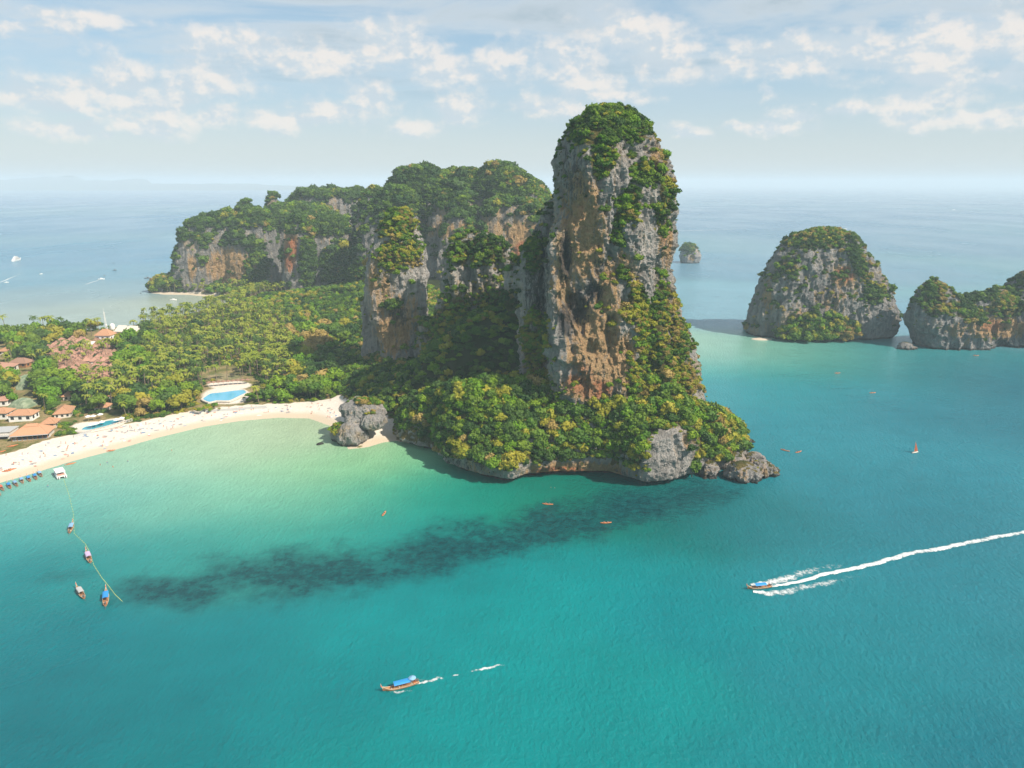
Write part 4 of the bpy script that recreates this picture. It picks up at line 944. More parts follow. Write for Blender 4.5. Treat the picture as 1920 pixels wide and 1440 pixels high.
house(200, 641, 14, 11, 7.5, 5.5, R(0), M_TERRA, M_WHITE, 'tall terracotta roofed house with white walls at the foot of the mast')
house(306, 724, 9, 7, 3.4, 2.6, R(10), M_TERRA2, M_WALL, 'pinkish roofed bungalow alone in the palm grove')
# grey flat-roofed block with a railed terrace
x, y, z = U(8, 818, 2.6); e = tag(empty('flat_roofed_house', (x, y, 2.4), R(8)), 'flat grey roofed beach block with a railed terrace at the left edge', 'house')
MB().box((0, 0, 2.2), (12, 10, 4.4)).build('wall', M_WALL, e); MB().box((0, 0, 4.55), (13, 11, .3)).build('roof', M_GREY, e)
rm = MB(); rm.box((0, 0, .55), (.12, .12, 1.1)); me = rm.mesh('railing_post', M_WHITE)
for k in range(11): q = link('railing_post', me, e); q.location = (-5.6 + 1.12 * k, -6.2, 2.6)
MB().box((0, -6.2, 3.75), (11.4, .14, .1)).build('handrail', M_WHITE, e); MB().box((0, -6, 2.4), (12, 2.4, .3)).build('terrace', M_GREY, e)
MB().box((0, -5.02, 1.3), (9, .12, 2)).build('opening', M_DARK, e)
# long white roofs on the far shore, tank, mast
def shed(px, py, w, d, h, rh, rz, label):
    x, y, z = U(px, py, 2.6); e = tag(empty('long_building', (x, y, 2.2), rz), label, 'building'); MB().box((0, 0, h / 2), (w, d, h)).build('wall', M_WHITE, e)
    a, b = w / 2 + .7, d / 2 + .7; mb = MB(); mb.add([(-a, -b, h), (a, -b, h), (a, b, h), (-a, b, h), (-a, 0, h + rh), (a, 0, h + rh)], [(0, 1, 5, 4), (3, 4, 5, 2), (0, 4, 3), (1, 2, 5), (3, 2, 1, 0)]); mb.build('roof', M_WALL if w > 20 else M_WHITE, e)
    wm = MB(); wm.box((0, 0, 0), (1.6, .12, 1.6)); me = wm.mesh('window', M_DARK)
    for k in range(int(w / 4)): q = link('window', me, e); q.location = (-w / 2 + 2 + 4 * k, -d / 2 - .03, h * .5)
shed(248, 630, 26, 14, 6, 5, R(-10), 'long pale roofed building by the far bay right of the mast')
shed(180, 650, 17, 8, 3.5, 2, R(18), 'low white roofed shed in front of the tall terracotta house')
x, y, z = U(213, 628, 2.6); e = tag(empty('water_tank', (x, y, 2.4)), 'white domed water tank beside the tall terracotta house', 'tank')
MB().rings([[(r_ * math.cos(t * .5236), r_ * math.sin(t * .5236), zz) for t in range(12)] for r_, zz in ((2.2, 6), (2.4, 7), (2.4, 10), (1.8, 11.4), (.6, 12))]).build('tank', M_WHITE, e)
lm = MB(); lm.box((0, 0, 3), (.25, .25, 6)); me = lm.mesh('leg', M_WHITE)
for a, b in ((1, 1), (-1, 1), (1, -1), (-1, -1)): q = link('leg', me, e); q.location = (a * 1.4, b * 1.4, 0)
def mast(px, py, H_, label):
    x, y, z = U(px, py, 2.6); e = tag(empty('radio_mast', (x, y, 2.4)), label, 'mast'); mb = MB(); w0, w1 = 1., .35
    for a, b in ((1, 1), (-1, 1), (0, -1.2)): mb.tube([(a * w0, b * w0, 0), (a * w1, b * w1, H_)], .12, 4)
    mb.build('tower_legs', M_WHITE, e); mb = MB()
    for k in range(16):
        f0, f1 = k / 16, (k + 1) / 16; q0 = w0 + (w1 - w0) * f0; q1 = w0 + (w1 - w0) * f1
        P0 = [(q0, q0, H_ * f0), (-q0, q0, H_ * f0), (0, -1.2 * q0, H_ * f0)]; P1 = [(q1, q1, H_ * f1), (-q1, q1, H_ * f1), (0, -1.2 * q1, H_ * f1)]
        for i in range(3): mb.tube([P0[i], P1[(i + 1) % 3]], .07, 3); mb.tube([P1[i], P1[(i + 1) % 3]], .07, 3)
    mb.build('bracing', M_WHITE, e); MB().tube([(0, 0, H_), (0, 0, H_ + 4)], .1, 5).build('antenna', M_WHITE, e)
    MB().box((.6, 0, H_ * .55), (.8, .8, 2.2)).build('aerial_panel', M_WHITE, e)
mast(203, 640, 29, 'thin white lattice mast behind the tall terracotta house'); mast(301, 606, 14, 'short white mast among the palms by the far bay')
# netting domes
def netdome(px, py, w, d, h, rz, label):
    x, y, z = U(px, py, 2.6); e = tag(empty('net_enclosure', (x, y, 2.4), rz), label, 'enclosure'); rows = []
    for i in range(9):
        r = []
        for j in range(9):
            u, v = i / 8 * 2 - 1, j / 8 * 2 - 1; zz = h * (1 - max(abs(u), abs(v)) ** 2.4) * .85 + .12 * h * math.sin(i * 2.1) * math.cos(j * 1.7) * (1 - abs(u)) * (1 - abs(v)) + .02
            r.append((u * w / 2, v * d / 2, zz))
        rows.append(r)
    MB().sheet(rows).build('netting', M_NET, e); pm = MB(); pm.tube([(0, 0, 0), (0, 0, 1)], .12, 5); me = pm.mesh('pole', M_WOOD)
    for a, b in ((0, 0), (-.5, -.5), (.5, -.5), (.5, .5), (-.5, .5)): q = link('pole', me, e); q.location = (a * w / 2, b * d / 2, 0); q.scale = (1, 1, h * (.9 if a == 0 else .72))
netdome(50, 722, 15, 26, 9, R(-6), 'larger grey-green net enclosure between the bushy trees'); netdome(44, 762, 14, 15, 7, R(-6), 'smaller grey-green net enclosure nearer the beach')
# bungalow village
BUNG = None; vc = 0
def bungalow(rm_):
    e = empty('bungalow'); MB().box((0, 0, 1.5), (5.4, 5.2, 3.)).build('wall', M_WALL, e); rf = hip(MB(), 5.4, 5.2, 3., 3., .8, .9).build('roof', rm_, e)
    g = MB(); g.add([(-1.6, -3.7, 3.0), (1.6, -3.7, 3.0), (0, -3.7, 5.1), (0, -.6, 5.3), (-1.6, -3.0, 3.2), (1.6, -3.0, 3.2)], [(0, 1, 2), (0, 2, 3, 4), (1, 5, 3, 2)]); g.build('gable', rm_, rf)
    MB().box((0, -3.1, 1.2), (2.2, 1., 2.4)).build('porch', M_WHITE, e); MB().box((0, -3.65, 1.1), (1., .1, 2.)).build('door', M_DARK, e); return e
BL = [bungalow(M_TERRA2), bungalow(M_THATCH)]; used = [0, 0]
for row in range(24):
    for k in range(12):
        Y_ = 524 + row * 9.6; X_ = XP(86 + k * 15.6 + (row % 2) * 5, Y_, 2.6) + RNG.uniform(-.7, .7); Y_ += RNG.uniform(-.8, .8)
        if not inpoly(np.array([[X_, Y_]]), VILL)[0] or RNG.random() < .10: continue
        t = 0 if RNG.random() < .8 else 1
        e = BL[t] if not used[t] else copy_tree(BL[t]); used[t] = 1
        e.location = (X_, Y_, TH1(X_, Y_) - .2); e.rotation_euler = (0, 0, R(20 + RNG.choice([0, 90])) + RNG.uniform(-.08, .08)); s = RNG.uniform(.95, 1.15); e.scale = (s, s, s); vc += 1
        tag(e, ('pinkish terracotta bungalow' if t == 0 else 'dark shingled bungalow') + ' in the resort village, %s, %s' % (zone(PIX([X_, Y_, 3])[1], (660, 690, 715), ('in the back rows', 'in the middle rows', 'in the nearer rows', 'in the front row')), zone(PIX([X_, Y_, 3])[0], (120, 160), ('at the left side', 'at the centre', 'at the right side'))), 'bungalow', 'resort village bungalows')

# ------------------------------------------------------------------ pools
def pool_water(name, c):
    m, w = mat(name); n = w.noise(w.n('ShaderNodeNewGeometry').outputs['Position'], .8, 3); finish(w, w.mix(n, c, tuple(min(1, x * 1.3) for x in c)), .08, n, .2, .1, .5); return m
def pool(pts, z, c, label, deckw, dm):
    P = crom([U(a, b, z)[:2] for a, b in pts], 40); cen = P.mean(0); e = empty('swimming_pool', (0, 0, 0)); tag(e, label, 'pool')
    out = (P - cen); out /= np.linalg.norm(out, axis=1)[:, None]
    def rg(o, zz): return [(*(p + q * o), zz) for p, q in zip(P, out)]
    MB().rings([rg(-.2, z - .6), rg(-.2, z)]).build('water', pool_water('pool_water', c), e)
    k = MB(); rs = [rg(-.2, z - .8), rg(-.2, z + .16), rg(.7, z + .16), rg(.7, z - .8)]; k.rings(rs, False); k.build('coping', M_WALL, e)
    k = MB(); rs = [rg(.7, z - .9), rg(.7, z + .05), rg(deckw, z + .05), rg(deckw, z - .9)]; k.rings(rs, False); k.build('deck', dm, e)
pool([(152, 806), (160, 800), (180, 796), (200, 789), (217, 787), (224, 791), (212, 797), (190, 801), (170, 806)], 3.5, (.03, .26, .34), 'dark teal free-form pool lined with white parasols behind the beach', 3.5, M_WALL)
pool([(380, 748), (394, 738), (412, 736), (434, 733), (456, 731), (462, 736), (448, 743), (430, 751), (406, 751), (392, 754)], 3.6, (.10, .36, .52), 'large pale blue lagoon pool set back from the beach among palms', 1.2, M_WALL)
x0, y0, _ = U(138, 820, 2.6); x1, y1, _ = U(248, 788, 2.6); mb = MB(); L_ = math.hypot(x1 - x0, y1 - y0); mb.box((0, 0, .5), (L_, .5, 2.2))
o = mb.build('garden_wall', M_GREY); o.location = ((x0 + x1) / 2, (y0 + y1) / 2, 2.3); o.rotation_euler = (0, 0, math.atan2(y1 - y0, x1 - x0)); tag(o, 'low grey wall between the small pool and the sand', 'wall')
x0, y0, _ = U(385, 772, 2.6); x1, y1, _ = U(500, 763, 2.6); mb = MB(); L_ = math.hypot(x1 - x0, y1 - y0); mb.box((0, 0, .5), (L_, .5, 1.8))
o = mb.build('garden_wall', M_GREY); o.location = ((x0 + x1) / 2, (y0 + y1) / 2, 2.1); o.rotation_euler = (0, 0, math.atan2(y1 - y0, x1 - x0)); tag(o, 'low grey kerb wall between the lagoon pool and the sand', 'wall')

# ------------------------------------------------------------------ parasols, towels, loungers, people, kayaks on the beach
def parasol(m_):
    e = empty('parasol'); n = 8; mb = MB(); V = [(1.5 * math.cos(2 * math.pi * k / n), 1.5 * math.sin(2 * math.pi * k / n), 2.0) for k in range(n)] + [(0, 0, 2.7)] + [(1.5 * math.cos(2 * math.pi * k / n), 1.5 * math.sin(2 * math.pi * k / n), 1.85) for k in range(n)] + [(0, 0, 2.55)]
    mb.add(V, [(k, (k + 1) % n, n) for k in range(n)] + [(n + 1 + (k + 1) % n, n + 1 + k, 2 * n + 1) for k in range(n)] + [(k, n + 1 + k, n + 1 + (k + 1) % n, (k + 1) % n) for k in range(n)]); mb.build('canopy', m_, e)
    MB().tube([(0, 0, -.3), (0, 0, 2.6)], .05, 5).build('pole', M_PALEWOOD, e); return e
pw = parasol(M_WHITE); pt = parasol(M_THATCH); first = {0: 1, 1: 1}
for k, (px, py, t) in enumerate([(172, 803, 0), (180, 801, 0), (192, 798, 0), (219, 794, 0), (229, 791, 0), (166, 788, 0), (176, 787, 0), (189, 784, 0)] + [(392 + 9 * j, 724 - .7 * j, 1) for j in range(9)]):
    x, y, z = U(px, py, 3.4); e = (pw, pt)[t] if first[t] else copy_tree((pw, pt)[t]); first[t] = 0; e.location = (x, y, 3.5); s = 1.25 if t == 0 else 1.4; e.scale = (s, s, s)
    tag(e, 'white parasol standing at the edge of the small pool' if t == 0 else 'brown thatched parasol in the row behind the lagoon pool', 'parasol', 'white parasols at the small pool' if t == 0 else 'thatched parasols behind the lagoon pool')
def lounger():
    e = empty('sun_lounger'); MB().box((0, 0, .3), (.65, 1.3, .1)).build('seat', M_PALEWOOD, e); b = MB().box((0, 0, .3), (.65, .7, .08)).build('backrest', M_TOWEL[0], e); b.location = (0, .9, .22); b.rotation_euler = (R(35), 0, 0)
    lm = MB(); lm.box((0, 0, .12), (.06, .06, .26)); me = lm.mesh('leg', M_PALEWOOD)
    for a, b_ in ((-.28, -.6), (.28, -.6), (-.28, .6), (.28, .6)): q = link('leg', me, e); q.location = (a, b_, 0)
    return e
lg = lounger(); f_ = True
for k in range(14):
    px = 158 + k * 6.4; py = 812 - k * 1.75; x, y, z = U(px, py, 3.2); e = lg if f_ else copy_tree(lg); f_ = False; e.location = (x, y, 3.45); e.rotation_euler = (0, 0, R(195)); e.scale = (1.2,) * 3
    tag(e, 'wooden sun lounger in the row between the small pool and its wall', 'sun lounger', 'sun loungers by the small pool')
def beach_xy(n, lo=.12, hi=.95):
    P = []
    A_ = np.array([U(a, b)[:2] for a, b in BEACH[2:12]]); 
    while len(P) < n:
        q = np.array([RNG.uniform(-320, -110), RNG.uniform(340, 500)])
        if inpoly(q[None], beachpoly)[0] and coast_sd(q[None])[0] > 5 and segdist(q[None], backline, False)[0] > 4: P.append(q)
    return np.array(P)
tw = []
for m_ in M_TOWEL: 
    rows = [[(u * .9 - .45, v * 1.9 - .95, .04 + .03 * math.sin(u * 9 + v * 5)) for u in (0, .33, .66, 1)] for v in (0, .2, .4, .6, .8, 1)]; tw.append(MB().sheet(rows).mesh('towel', m_))
for q in beach_xy(150):
    i = int(RNG.integers(4)); o = link('beach_towel', tw[i]); o.location = (*q, TH1(*q) + .03); o.rotation_euler = (0, 0, RNG.uniform(0, 6.28)); s = RNG.uniform(1, 1.7); o.scale = (s, s, 1)
    tag(o, '%s beach towel spread on the sand' % ['white', 'faded red', 'grey', 'blue-grey'][i], 'towel', 'towels spread along the beach')
def person_mesh(pose, col):
    me = bpy.data.meshes.new('p'); 
    J = {'pel': (0, 0, .95), 'che': (0, 0, 1.28), 'nek': (0, 0, 1.50), 'hed': (0, -.01, 1.60), 'top': (0, 0, 1.74), 'lh': (-.1, 0, .92), 'rh': (.1, 0, .92), 'lk': (-.12, -.03, .5), 'rk': (.12, .0, .5), 'la': (-.12, .02, .08), 'ra': (.13, .05, .08),
         'lf': (-.13, -.14, .04), 'rf': (.14, -.12, .04), 'ls': (-.19, 0, 1.43), 'rs': (.19, 0, 1.43), 'le': (-.27, .02, 1.14), 're': (.27, .02, 1.14), 'lw': (-.28, -.08, .88), 'rw': (.28, -.1, .88), 'lt': (-.28, -.1, .76), 'rt': (.28, -.12, .76)}
    if pose == 'walk': J.update(lk=(-.11, -.22, .52), la=(-.11, -.28, .1), lf=(-.11, -.44, .06), rk=(.11, .06, .5), ra=(.11, .3, .14), rf=(.11, .22, .04), lw=(-.27, .16, .9), lt=(-.27, .2, .8), rw=(.27, -.26, .92), rt=(.27, -.33, .83))
    if pose == 'sit':
        for k in ('pel', 'che', 'nek', 'hed', 'top', 'lh', 'rh', 'ls', 'rs', 'le', 're'): J[k] = (J[k][0], J[k][1], J[k][2] - .80)
        J.update(lk=(-.15, -.46, .42), rk=(.15, -.46, .42), la=(-.15, -.78, .12), ra=(.15, -.78, .12), lf=(-.15, -.95, .1), rf=(.15, -.95, .1), le=(-.3, -.12, .42), re=(.3, -.12, .42), lw=(-.24, -.4, .46), rw=(.24, -.4, .46), lt=(-.2, -.5, .46), rt=(.2, -.5, .46))
    if pose == 'lie':
        J = {k: (v[0], (v[2] - .9) * 1.0, .16 - v[1] * .3) for k, v in J.items()}
    names = list(J); E = [('pel', 'che'), ('che', 'nek'), ('nek', 'hed'), ('hed', 'top'), ('pel', 'lh'), ('pel', 'rh'), ('lh', 'lk'), ('rh', 'rk'), ('lk', 'la'), ('rk', 'ra'), ('la', 'lf'), ('ra', 'rf'), ('nek', 'ls'), ('nek', 'rs'), ('ls', 'le'), ('rs', 're'), ('le', 'lw'), ('re', 'rw'), ('lw', 'lt'), ('rw', 'rt')]
    rad = dict(pel=.15, che=.155, nek=.065, hed=.10, top=.085, lh=.1, rh=.1, lk=.062, rk=.062, la=.045, ra=.045, lf=.035, rf=.035, ls=.07, rs=.07, le=.045, re=.045, lw=.032, rw=.032, lt=.035, rt=.035)
    me.from_pydata([J[n] for n in names], [(names.index(a), names.index(b)) for a, b in E], [])
    o = bpy.data.objects.new('p', me); COL.objects.link(o); o.modifiers.new('s', 'SKIN')
    for i, n in enumerate(names): me.skin_vertices[0].data[i].radius = (rad[n], rad[n]); me.skin_vertices[0].data[i].use_root = (n == 'pel')
    o.modifiers.new('b', 'SUBSURF').levels = 1
    e = o.evaluated_get(bpy.context.evaluated_depsgraph_get()); r = bpy.data.meshes.new_from_object(e); r.name = 'person'; bpy.data.objects.remove(o)
    r.materials.clear(); r.materials.append(M_SKIN); r.materials.append(col); r.materials.append(M_DARK)
    base = {'sit': -.8}.get(pose, 0)
    for p in r.polygons:
        c = p.center; h = c.y + .9 if pose == 'lie' else c.z - base
        p.material_index = 2 if h > 1.66 else (1 if .72 < h < 1.02 or (pose != 'walk' and 1.2 < h < 1.36 and abs(c.x) < .2) else 0); p.use_smooth = True
    return r
PM = {(p, i): person_mesh(p, c) for p in ('stand', 'walk', 'sit', 'lie') for i, c in enumerate((M_RED, M_BLUE))}
def person(x, y, z, pose, ci, rz, label, group=None):
    o = link('person', PM[(pose, ci)]); o.location = (x, y, z); o.rotation_euler = (0, 0, rz); return tag(o, label, 'person', group)
VERB = {'stand': 'standing', 'walk': 'walking', 'sit': 'sitting', 'lie': 'lying'}
for q in beach_xy(85):
    ps = str(RNG.choice(['stand', 'walk', 'walk', 'sit', 'lie'])); i = int(RNG.integers(2)); person(*q, TH1(*q) + .02, ps, i, RNG.uniform(0, 6.28), 'person in %s swimwear %s on the sand' % (('red', 'blue')[i], VERB[ps]), 'beachgoers on the sand')
for k, (px, py) in enumerate([(212, 876), (201, 868), (188, 872), (240, 866), (322, 845), (90, 912), (1033, 914), (1040, 915)]):
    x, y, _ = U(px, py); person(x, y, -.75 if px < 900 else -1.3, 'stand', k % 2, k * 1.3, 'person wading waist deep off the beach' if px < 900 else 'swimmer close under the sea cliff', 'people wading in the lagoon' if px < 900 else 'swimmers under the sea cliff')
def kayak(m_):
    e = empty('kayak'); rs = []
    for t in np.linspace(-1, 1, 11):
        w_ = .42 * (1 - abs(t) ** 2.4) + .02; x = t * 2.3; up = .16 * t * t; rs.append([(x, w_ * a, b + up) for a, b in ((-1, .28), (-.75, .04), (0, -.05), (.75, .04), (1, .28), (.55, .33), (0, .20 if abs(t) < .5 else .34), (-.55, .33))])
    MB().rings(rs).build('hull', m_, e, True); sm = MB(); sm.box((0, 0, .30), (.5, .5, .06)); sm.box((-.25, 0, .48), (.06, .5, .34)); me = sm.mesh('seat', M_METAL)
    for x in (-.8, .7): q = link('seat', me, e); q.location = (x, 0, 0)
    return e
KY = kayak(M_ORANGE); kf = True
def put_kayak(x, y, z, rz, label, group=None, s=1.):
    global kf; e = KY if kf else copy_tree(KY); kf = False; e.location = (x, y, z); e.rotation_euler = (0, 0, rz); e.scale = (s, s, s); return tag(e, label, 'kayak', group)
for (px, py, n, lb) in ((17, 882, 4, 'orange kayak beached in the group above the moored longtails'), (24, 840, 3, 'orange kayak beached in front of the beach restaurant'), (3, 851, 2, 'orange kayak at the left end of the beach'), (131, 866, 3, 'orange kayak beached right above the white catamaran'),
                        (307, 824, 3, 'orange kayak of the pair at the waterline mid-beach'), (322, 822, 3, 'orange kayak in the right group at mid-beach'), (396, 806, 3, 'orange kayak alone at the waterline, farthest right'), (208, 842, 2, 'orange kayak lying up the sand mid-beach')):
    x, y, _ = U(px, py, 1.)
    for k in range(n): a = R(20) + RNG.uniform(-.3, .3); put_kayak(x + k * .4, y + (k - n / 2) * 1.1, TH1(x, y) + .12, a, lb, lb if n > 1 else None, .85)
for (px, py, rz, lb, n) in ((1027, 946, R(-10), 'orange kayak with two paddlers off the sea cliff', 2), (1136, 981, R(5), 'orange kayak farther out off the cliff, right of the other', 2), (720, 964, R(80), 'pale kayak seen end-on in the middle of the lagoon', 1), (1472, 845, R(-40), 'brown kayak off the right shore', 1), (1497, 848, R(30), 'white kayak beside the brown one off the right shore', 1),
                            (1570, 700, R(10), 'tiny white kayak in front of the domed islet', 1), (1636, 737, R(10), 'orange kayak below the gap between the islets', 1), (1830, 667, R(0), 'orange kayak at the foot of the saddle-backed islet', 1)):
    x, y, _ = U(px, py); o = put_kayak(x, y, .02, rz, lb, None, 1.15)
    for k in range(n): d = (-.8 if k == 0 else .7) * 1.15; person(x + d * math.cos(rz), y + d * math.sin(rz), .22, 'sit', k % 2, rz + math.pi / 2, '%s paddler sitting in the %s' % (('front', 'rear')[k], lb.split(' with')[0].split(',')[0]))

# ------------------------------------------------------------------ boats
def longtail(canm, hullm=M_WOOD, L=10.5, trim=M_PALEWOOD, can=(-.25, .2)):
    """bow towards +x"""
    e = empty('longtail_boat'); rs = []; B = .95
    for t in np.linspace(-1, 1, 17):
        w_ = B * max(.06, (1 - max(0, t) ** 2.2) * (1 - .42 * max(0, -t) ** 3)); sheer = .55 + .28 * abs(t) ** 2 + (1.5 * max(0, t - .55) ** 1.6 * 2.0); keel = -.35 + (1.1 * max(0, t - .5) ** 1.5 * 2.2) + .15 * max(0, -t - .6)
        x = t * L / 2; fl = sheer - .3
        rs.append([(x, -w_, sheer), (x, -w_ * .85, (sheer + keel) / 2), (x, 0, keel), (x, w_ * .85, (sheer + keel) / 2), (x, w_, sheer), (x, w_ * .84, sheer), (x, w_ * .72, fl), (x, -w_ * .72, fl), (x, -w_ * .84, sheer)])
    MB().rings(rs).build('hull', hullm, e)
    for s in (-1, 1): MB().tube([(r[0 if s < 0 else 4][0], r[0 if s < 0 else 4][1], r[0][2] + .03) for r in rs], .075, 5).build('gunwale', trim, e)
    p0 = rs[-1][2]; MB().tube([(L / 2 - .1, 0, 1.2), (L / 2 + .35, 0, 2.0), (L / 2 + .5, 0, 2.9)], [.14, .11, .06], 6).build('prow', trim, e)
    MB().tube([(L / 2 + .28, 0, 1.8), (L / 2 + .42, 0, 2.25)], .16, 6).build('ribbon', M_RED, e)
    a, b = can[0] * L, can[1] * L; rows = [[(a + (b - a) * i / 4, .98 * math.sin(q * .5236 - 1.5708), 1.78 + .32 * math.cos(q * .5236 - 1.5708)) for q in range(7)] for i in range(5)]
    up = MB().sheet(rows); lo = MB().sheet([[(x, y, z - .06) for x, y, z in r] for r in rows]); mb = MB().add(up.v, up.f).add(lo.v, [f[::-1] for f in lo.f]); mb.build('canopy', canm, e)
    pm = MB(); pm.tube([(0, 0, .5), (0, 0, 1.85)], .04, 4); me = pm.mesh('post', M_PALEWOOD)
    for x in (a + .1, (a + b) / 2, b - .1):
        for s in (-1, 1): q = link('post', me, e); q.location = (x, s * .85, 0)
    bm_ = MB(); bm_.box((0, 0, .5), (.3, 1.4, .06)); me = bm_.mesh('bench', M_PALEWOOD)
    for x in (-.3, .05, .26): q = link('bench', me, e); q.location = (x * L, 0, 0)
    en = MB().box((-L / 2 + .5, 0, 1.15), (.8, .45, .45)).build('engine', M_METAL, e); MB().tube([(-L / 2 + .1, 0, 1.1), (-L / 2 - 2.4, 0, .05)], .05, 5).build('propeller_shaft', M_METAL, en); MB().tube([(-L / 2 + .9, 0, 1.2), (-L / 2 + 2., 0, 1.35)], .035, 4).build('tiller', M_METAL, en)
    MB().box((-L / 2 + 1.15, 0, .62), (1., 1.1, .08)).build('stern_deck', M_ORANGE if canm is M_BLUE else M_PALEWOOD, e)
    return e
def put(e, px, py, heading, z=.05, s=1.):
    x, y, _ = U(px, py); e.location = (x, y, z); e.rotation_euler = (0, 0, heading); e.scale = (s, s, s); return e
def hdg(a, b):   # heading from stern pixel to bow pixel
    p, q = U(*a), U(*b); return math.atan2(q[1] - p[1], q[0] - p[0])
B_BLUE = longtail(M_BLUE); B_LB = longtail(M_LBLUE); B_LIL = longtail(M_LILAC); B_GREY = longtail(M_GREY); B_RED = longtail(M_RED)
def boat(src, *a, **k): e = src if not src.get('used') else copy_tree(src); src['used'] = 1; put(e, *a, **k); return e
e = boat(B_LB, 134, 991, hdg((130, 1002), (138, 980)), s=.95); tag(e, 'moored longtail with a pale canopy, nearest the white catamaran', 'longtail boat')
e = boat(B_LIL, 166, 1046, hdg((172, 1060), (160, 1030)), s=1.); tag(e, 'moored longtail with a lilac canopy beside the float line', 'longtail boat')
e = boat(B_GREY, 151, 1113, hdg((160, 1123), (144, 1100)), s=.95); tag(e, 'moored longtail with a grey canopy, leftmost and lowest of the moored boats', 'longtail boat')
e = boat(B_BLUE, 199, 1123, hdg((197, 1142), (199, 1104)), s=1.05); tag(e, 'moored longtail with a bright blue canopy at the seaward end of the float line', 'longtail boat')
for k, (src, px, py, lb) in enumerate([(B_RED, 2, 916, 'red canopied longtail nosed onto the beach at the left edge'), (B_BLUE, 17, 912, 'blue canopied longtail second from the left edge on the beach'), (B_LB, 29, 908, 'pinkish hulled longtail with faded canopy wedged right of the second boat'),
        (B_LB, 41, 902, 'longtail with a faded blue canopy in the middle of the beached row'), (B_BLUE, 54, 899, 'bright blue canopied longtail, third from the right of the beached row'), (B_BLUE, 66, 895, 'longtail with a blue and white canopy, second from the right of the beached row'), (B_LB, 75, 890, 'longtail at the right end of the beached row'), (B_GREY, -4, 925, 'brown longtail stern at the very left edge')]):
    e = boat(src, px, py, hdg((px + 7, py + 9), (px - 7, py - 8)) + RNG.uniform(-.08, .08), s=.78); tag(e, lb, 'longtail boat')
hA = hdg((780, 1281), (722, 1296)); runA = boat(B_BLUE, 752, 1289, hA, s=1.08); tag(runA, 'wooden longtail with a bright blue canopy under way at the bottom of the view', 'longtail boat')
hB = hdg((1444, 1101), (1402, 1105)); runB = boat(B_BLUE, 1424, 1103, hB, s=.95); tag(runB, 'blue canopied longtail speeding left at the head of a long white wake', 'longtail boat')
def ridealong(b, off, pose, ci, lb):
    h = b.rotation_euler[2]; s = b.scale[0]; x, y = b.location[0] + s * (off[0] * math.cos(h) - off[1] * math.sin(h)), b.location[1] + s * (off[0] * math.sin(h) + off[1] * math.cos(h)); person(x, y, off[2] * s, pose, ci, h - math.pi / 2 * -1, lb)
ridealong(runA, (-4.2, .3, .62), 'stand', 0, 'boatman standing at the stern of the lower longtail'); ridealong(runA, (-3.2, -.2, .68), 'sit', 1, 'person sitting behind the canopy of the lower longtail')
ridealong(runB, (-4., 0, .62), 'stand', 0, 'boatman standing at the stern of the speeding longtail')
pr = parasol(M_LBLUE); h = hA; pr.location = (runA.location[0] - 3.6 * math.cos(h), runA.location[1] - 3.6 * math.sin(h), .9); pr.scale = (.8, .8, .8); tag(pr, 'pale blue sunshade over the stern of the lower longtail', 'sunshade')
# float line
FL = [(120, 900), (130, 930), (138, 965), (139, 1000), (160, 1020), (168, 1035), (176, 1060), (190, 1082), (203, 1098), (216, 1115), (230, 1128)]
pts = [U(*p, .06) for p in FL]; e = tag(empty('float_line', (0, 0, 0)), 'yellow line of small floats strung past the moored longtails', 'float line'); MB().tube(pts, .035, 4).build('rope', M_YELLOW, e)
fm = MB(); V_, F_ = ICO1; fm.add(V_ * .17, F_); fme = fm.mesh('float', M_YELLOW)
for i in range(len(pts) - 1):
    n = 7
    for k in range(n): q = link('float', fme, e); q.location = Vector(pts[i]).lerp(Vector(pts[i + 1]), k / n)
# catamaran
def catamaran():
    e = empty('catamaran'); hm = []; 
    rs = []
    for t in np.linspace(-1, 1, 13):
        w_ = .75 * (1 - max(0, t) ** 2.6 * .95); sh = 1.5 + .25 * max(0, t); kl = -.3 + .9 * max(0, t - .6); x = t * 6.2; rs.append([(x, -w_, sh), (x, -w_ * .8, kl + .25), (x, 0, kl), (x, w_ * .8, kl + .25), (x, w_, sh)])
    me = MB().rings(rs).mesh('hull', M_WHITE, True)
    for s in (-1, 1): q = link('hull', me, e); q.location = (0, 1.75 * s, 0)
    MB().box((-.2, 0, 1.35), (11, 3.4, .35)).build('deck', M_WHITE, e); r = MB().box((-.2, 0, 3.5), (8.6, 4.7, .18)).build('roof', M_WHITE, e)
    MB().box((2.6, 0, 2.2), (3.2, 4., 1.5), 0, 0, .8).build('cabin', M_WHITE, e); MB().box((2.75, 0, 2.5), (3.05, 4.05, .55), 0, 0, .86).build('windscreen', M_DARK, e)
    pm = MB(); pm.box((0, 0, 2.45), (.1, .1, 2.)); me = pm.mesh('post', M_WHITE)
    for x in (-4.2, -1.8, .6): 
        for s in (-1, 1): q = link('post', me, e); q.location = (x, 2.1 * s, 0)
    sm = MB(); sm.box((0, 0, 1.8), (.5, 3.6, .5)); me = sm.mesh('bench', M_TOWEL[1])
    for x in (-4.6, -3.2, -1.8): q = link('bench', me, e); q.location = (x, 0, 0)
    om = MB(); om.box((0, 0, 1.), (.7, .45, 1.3), 0, 0, .8); me = om.mesh('outboard', M_METAL)
    for s in (-1.75, 1.75): q = link('outboard', me, e); q.location = (-6.4, s, 0)
    return e
e = catamaran(); put(e, 113, 892, hdg((120, 902), (106, 881)), s=.92); tag(e, 'white catamaran ferry with a flat white roof moored right of the longtail row', 'catamaran')
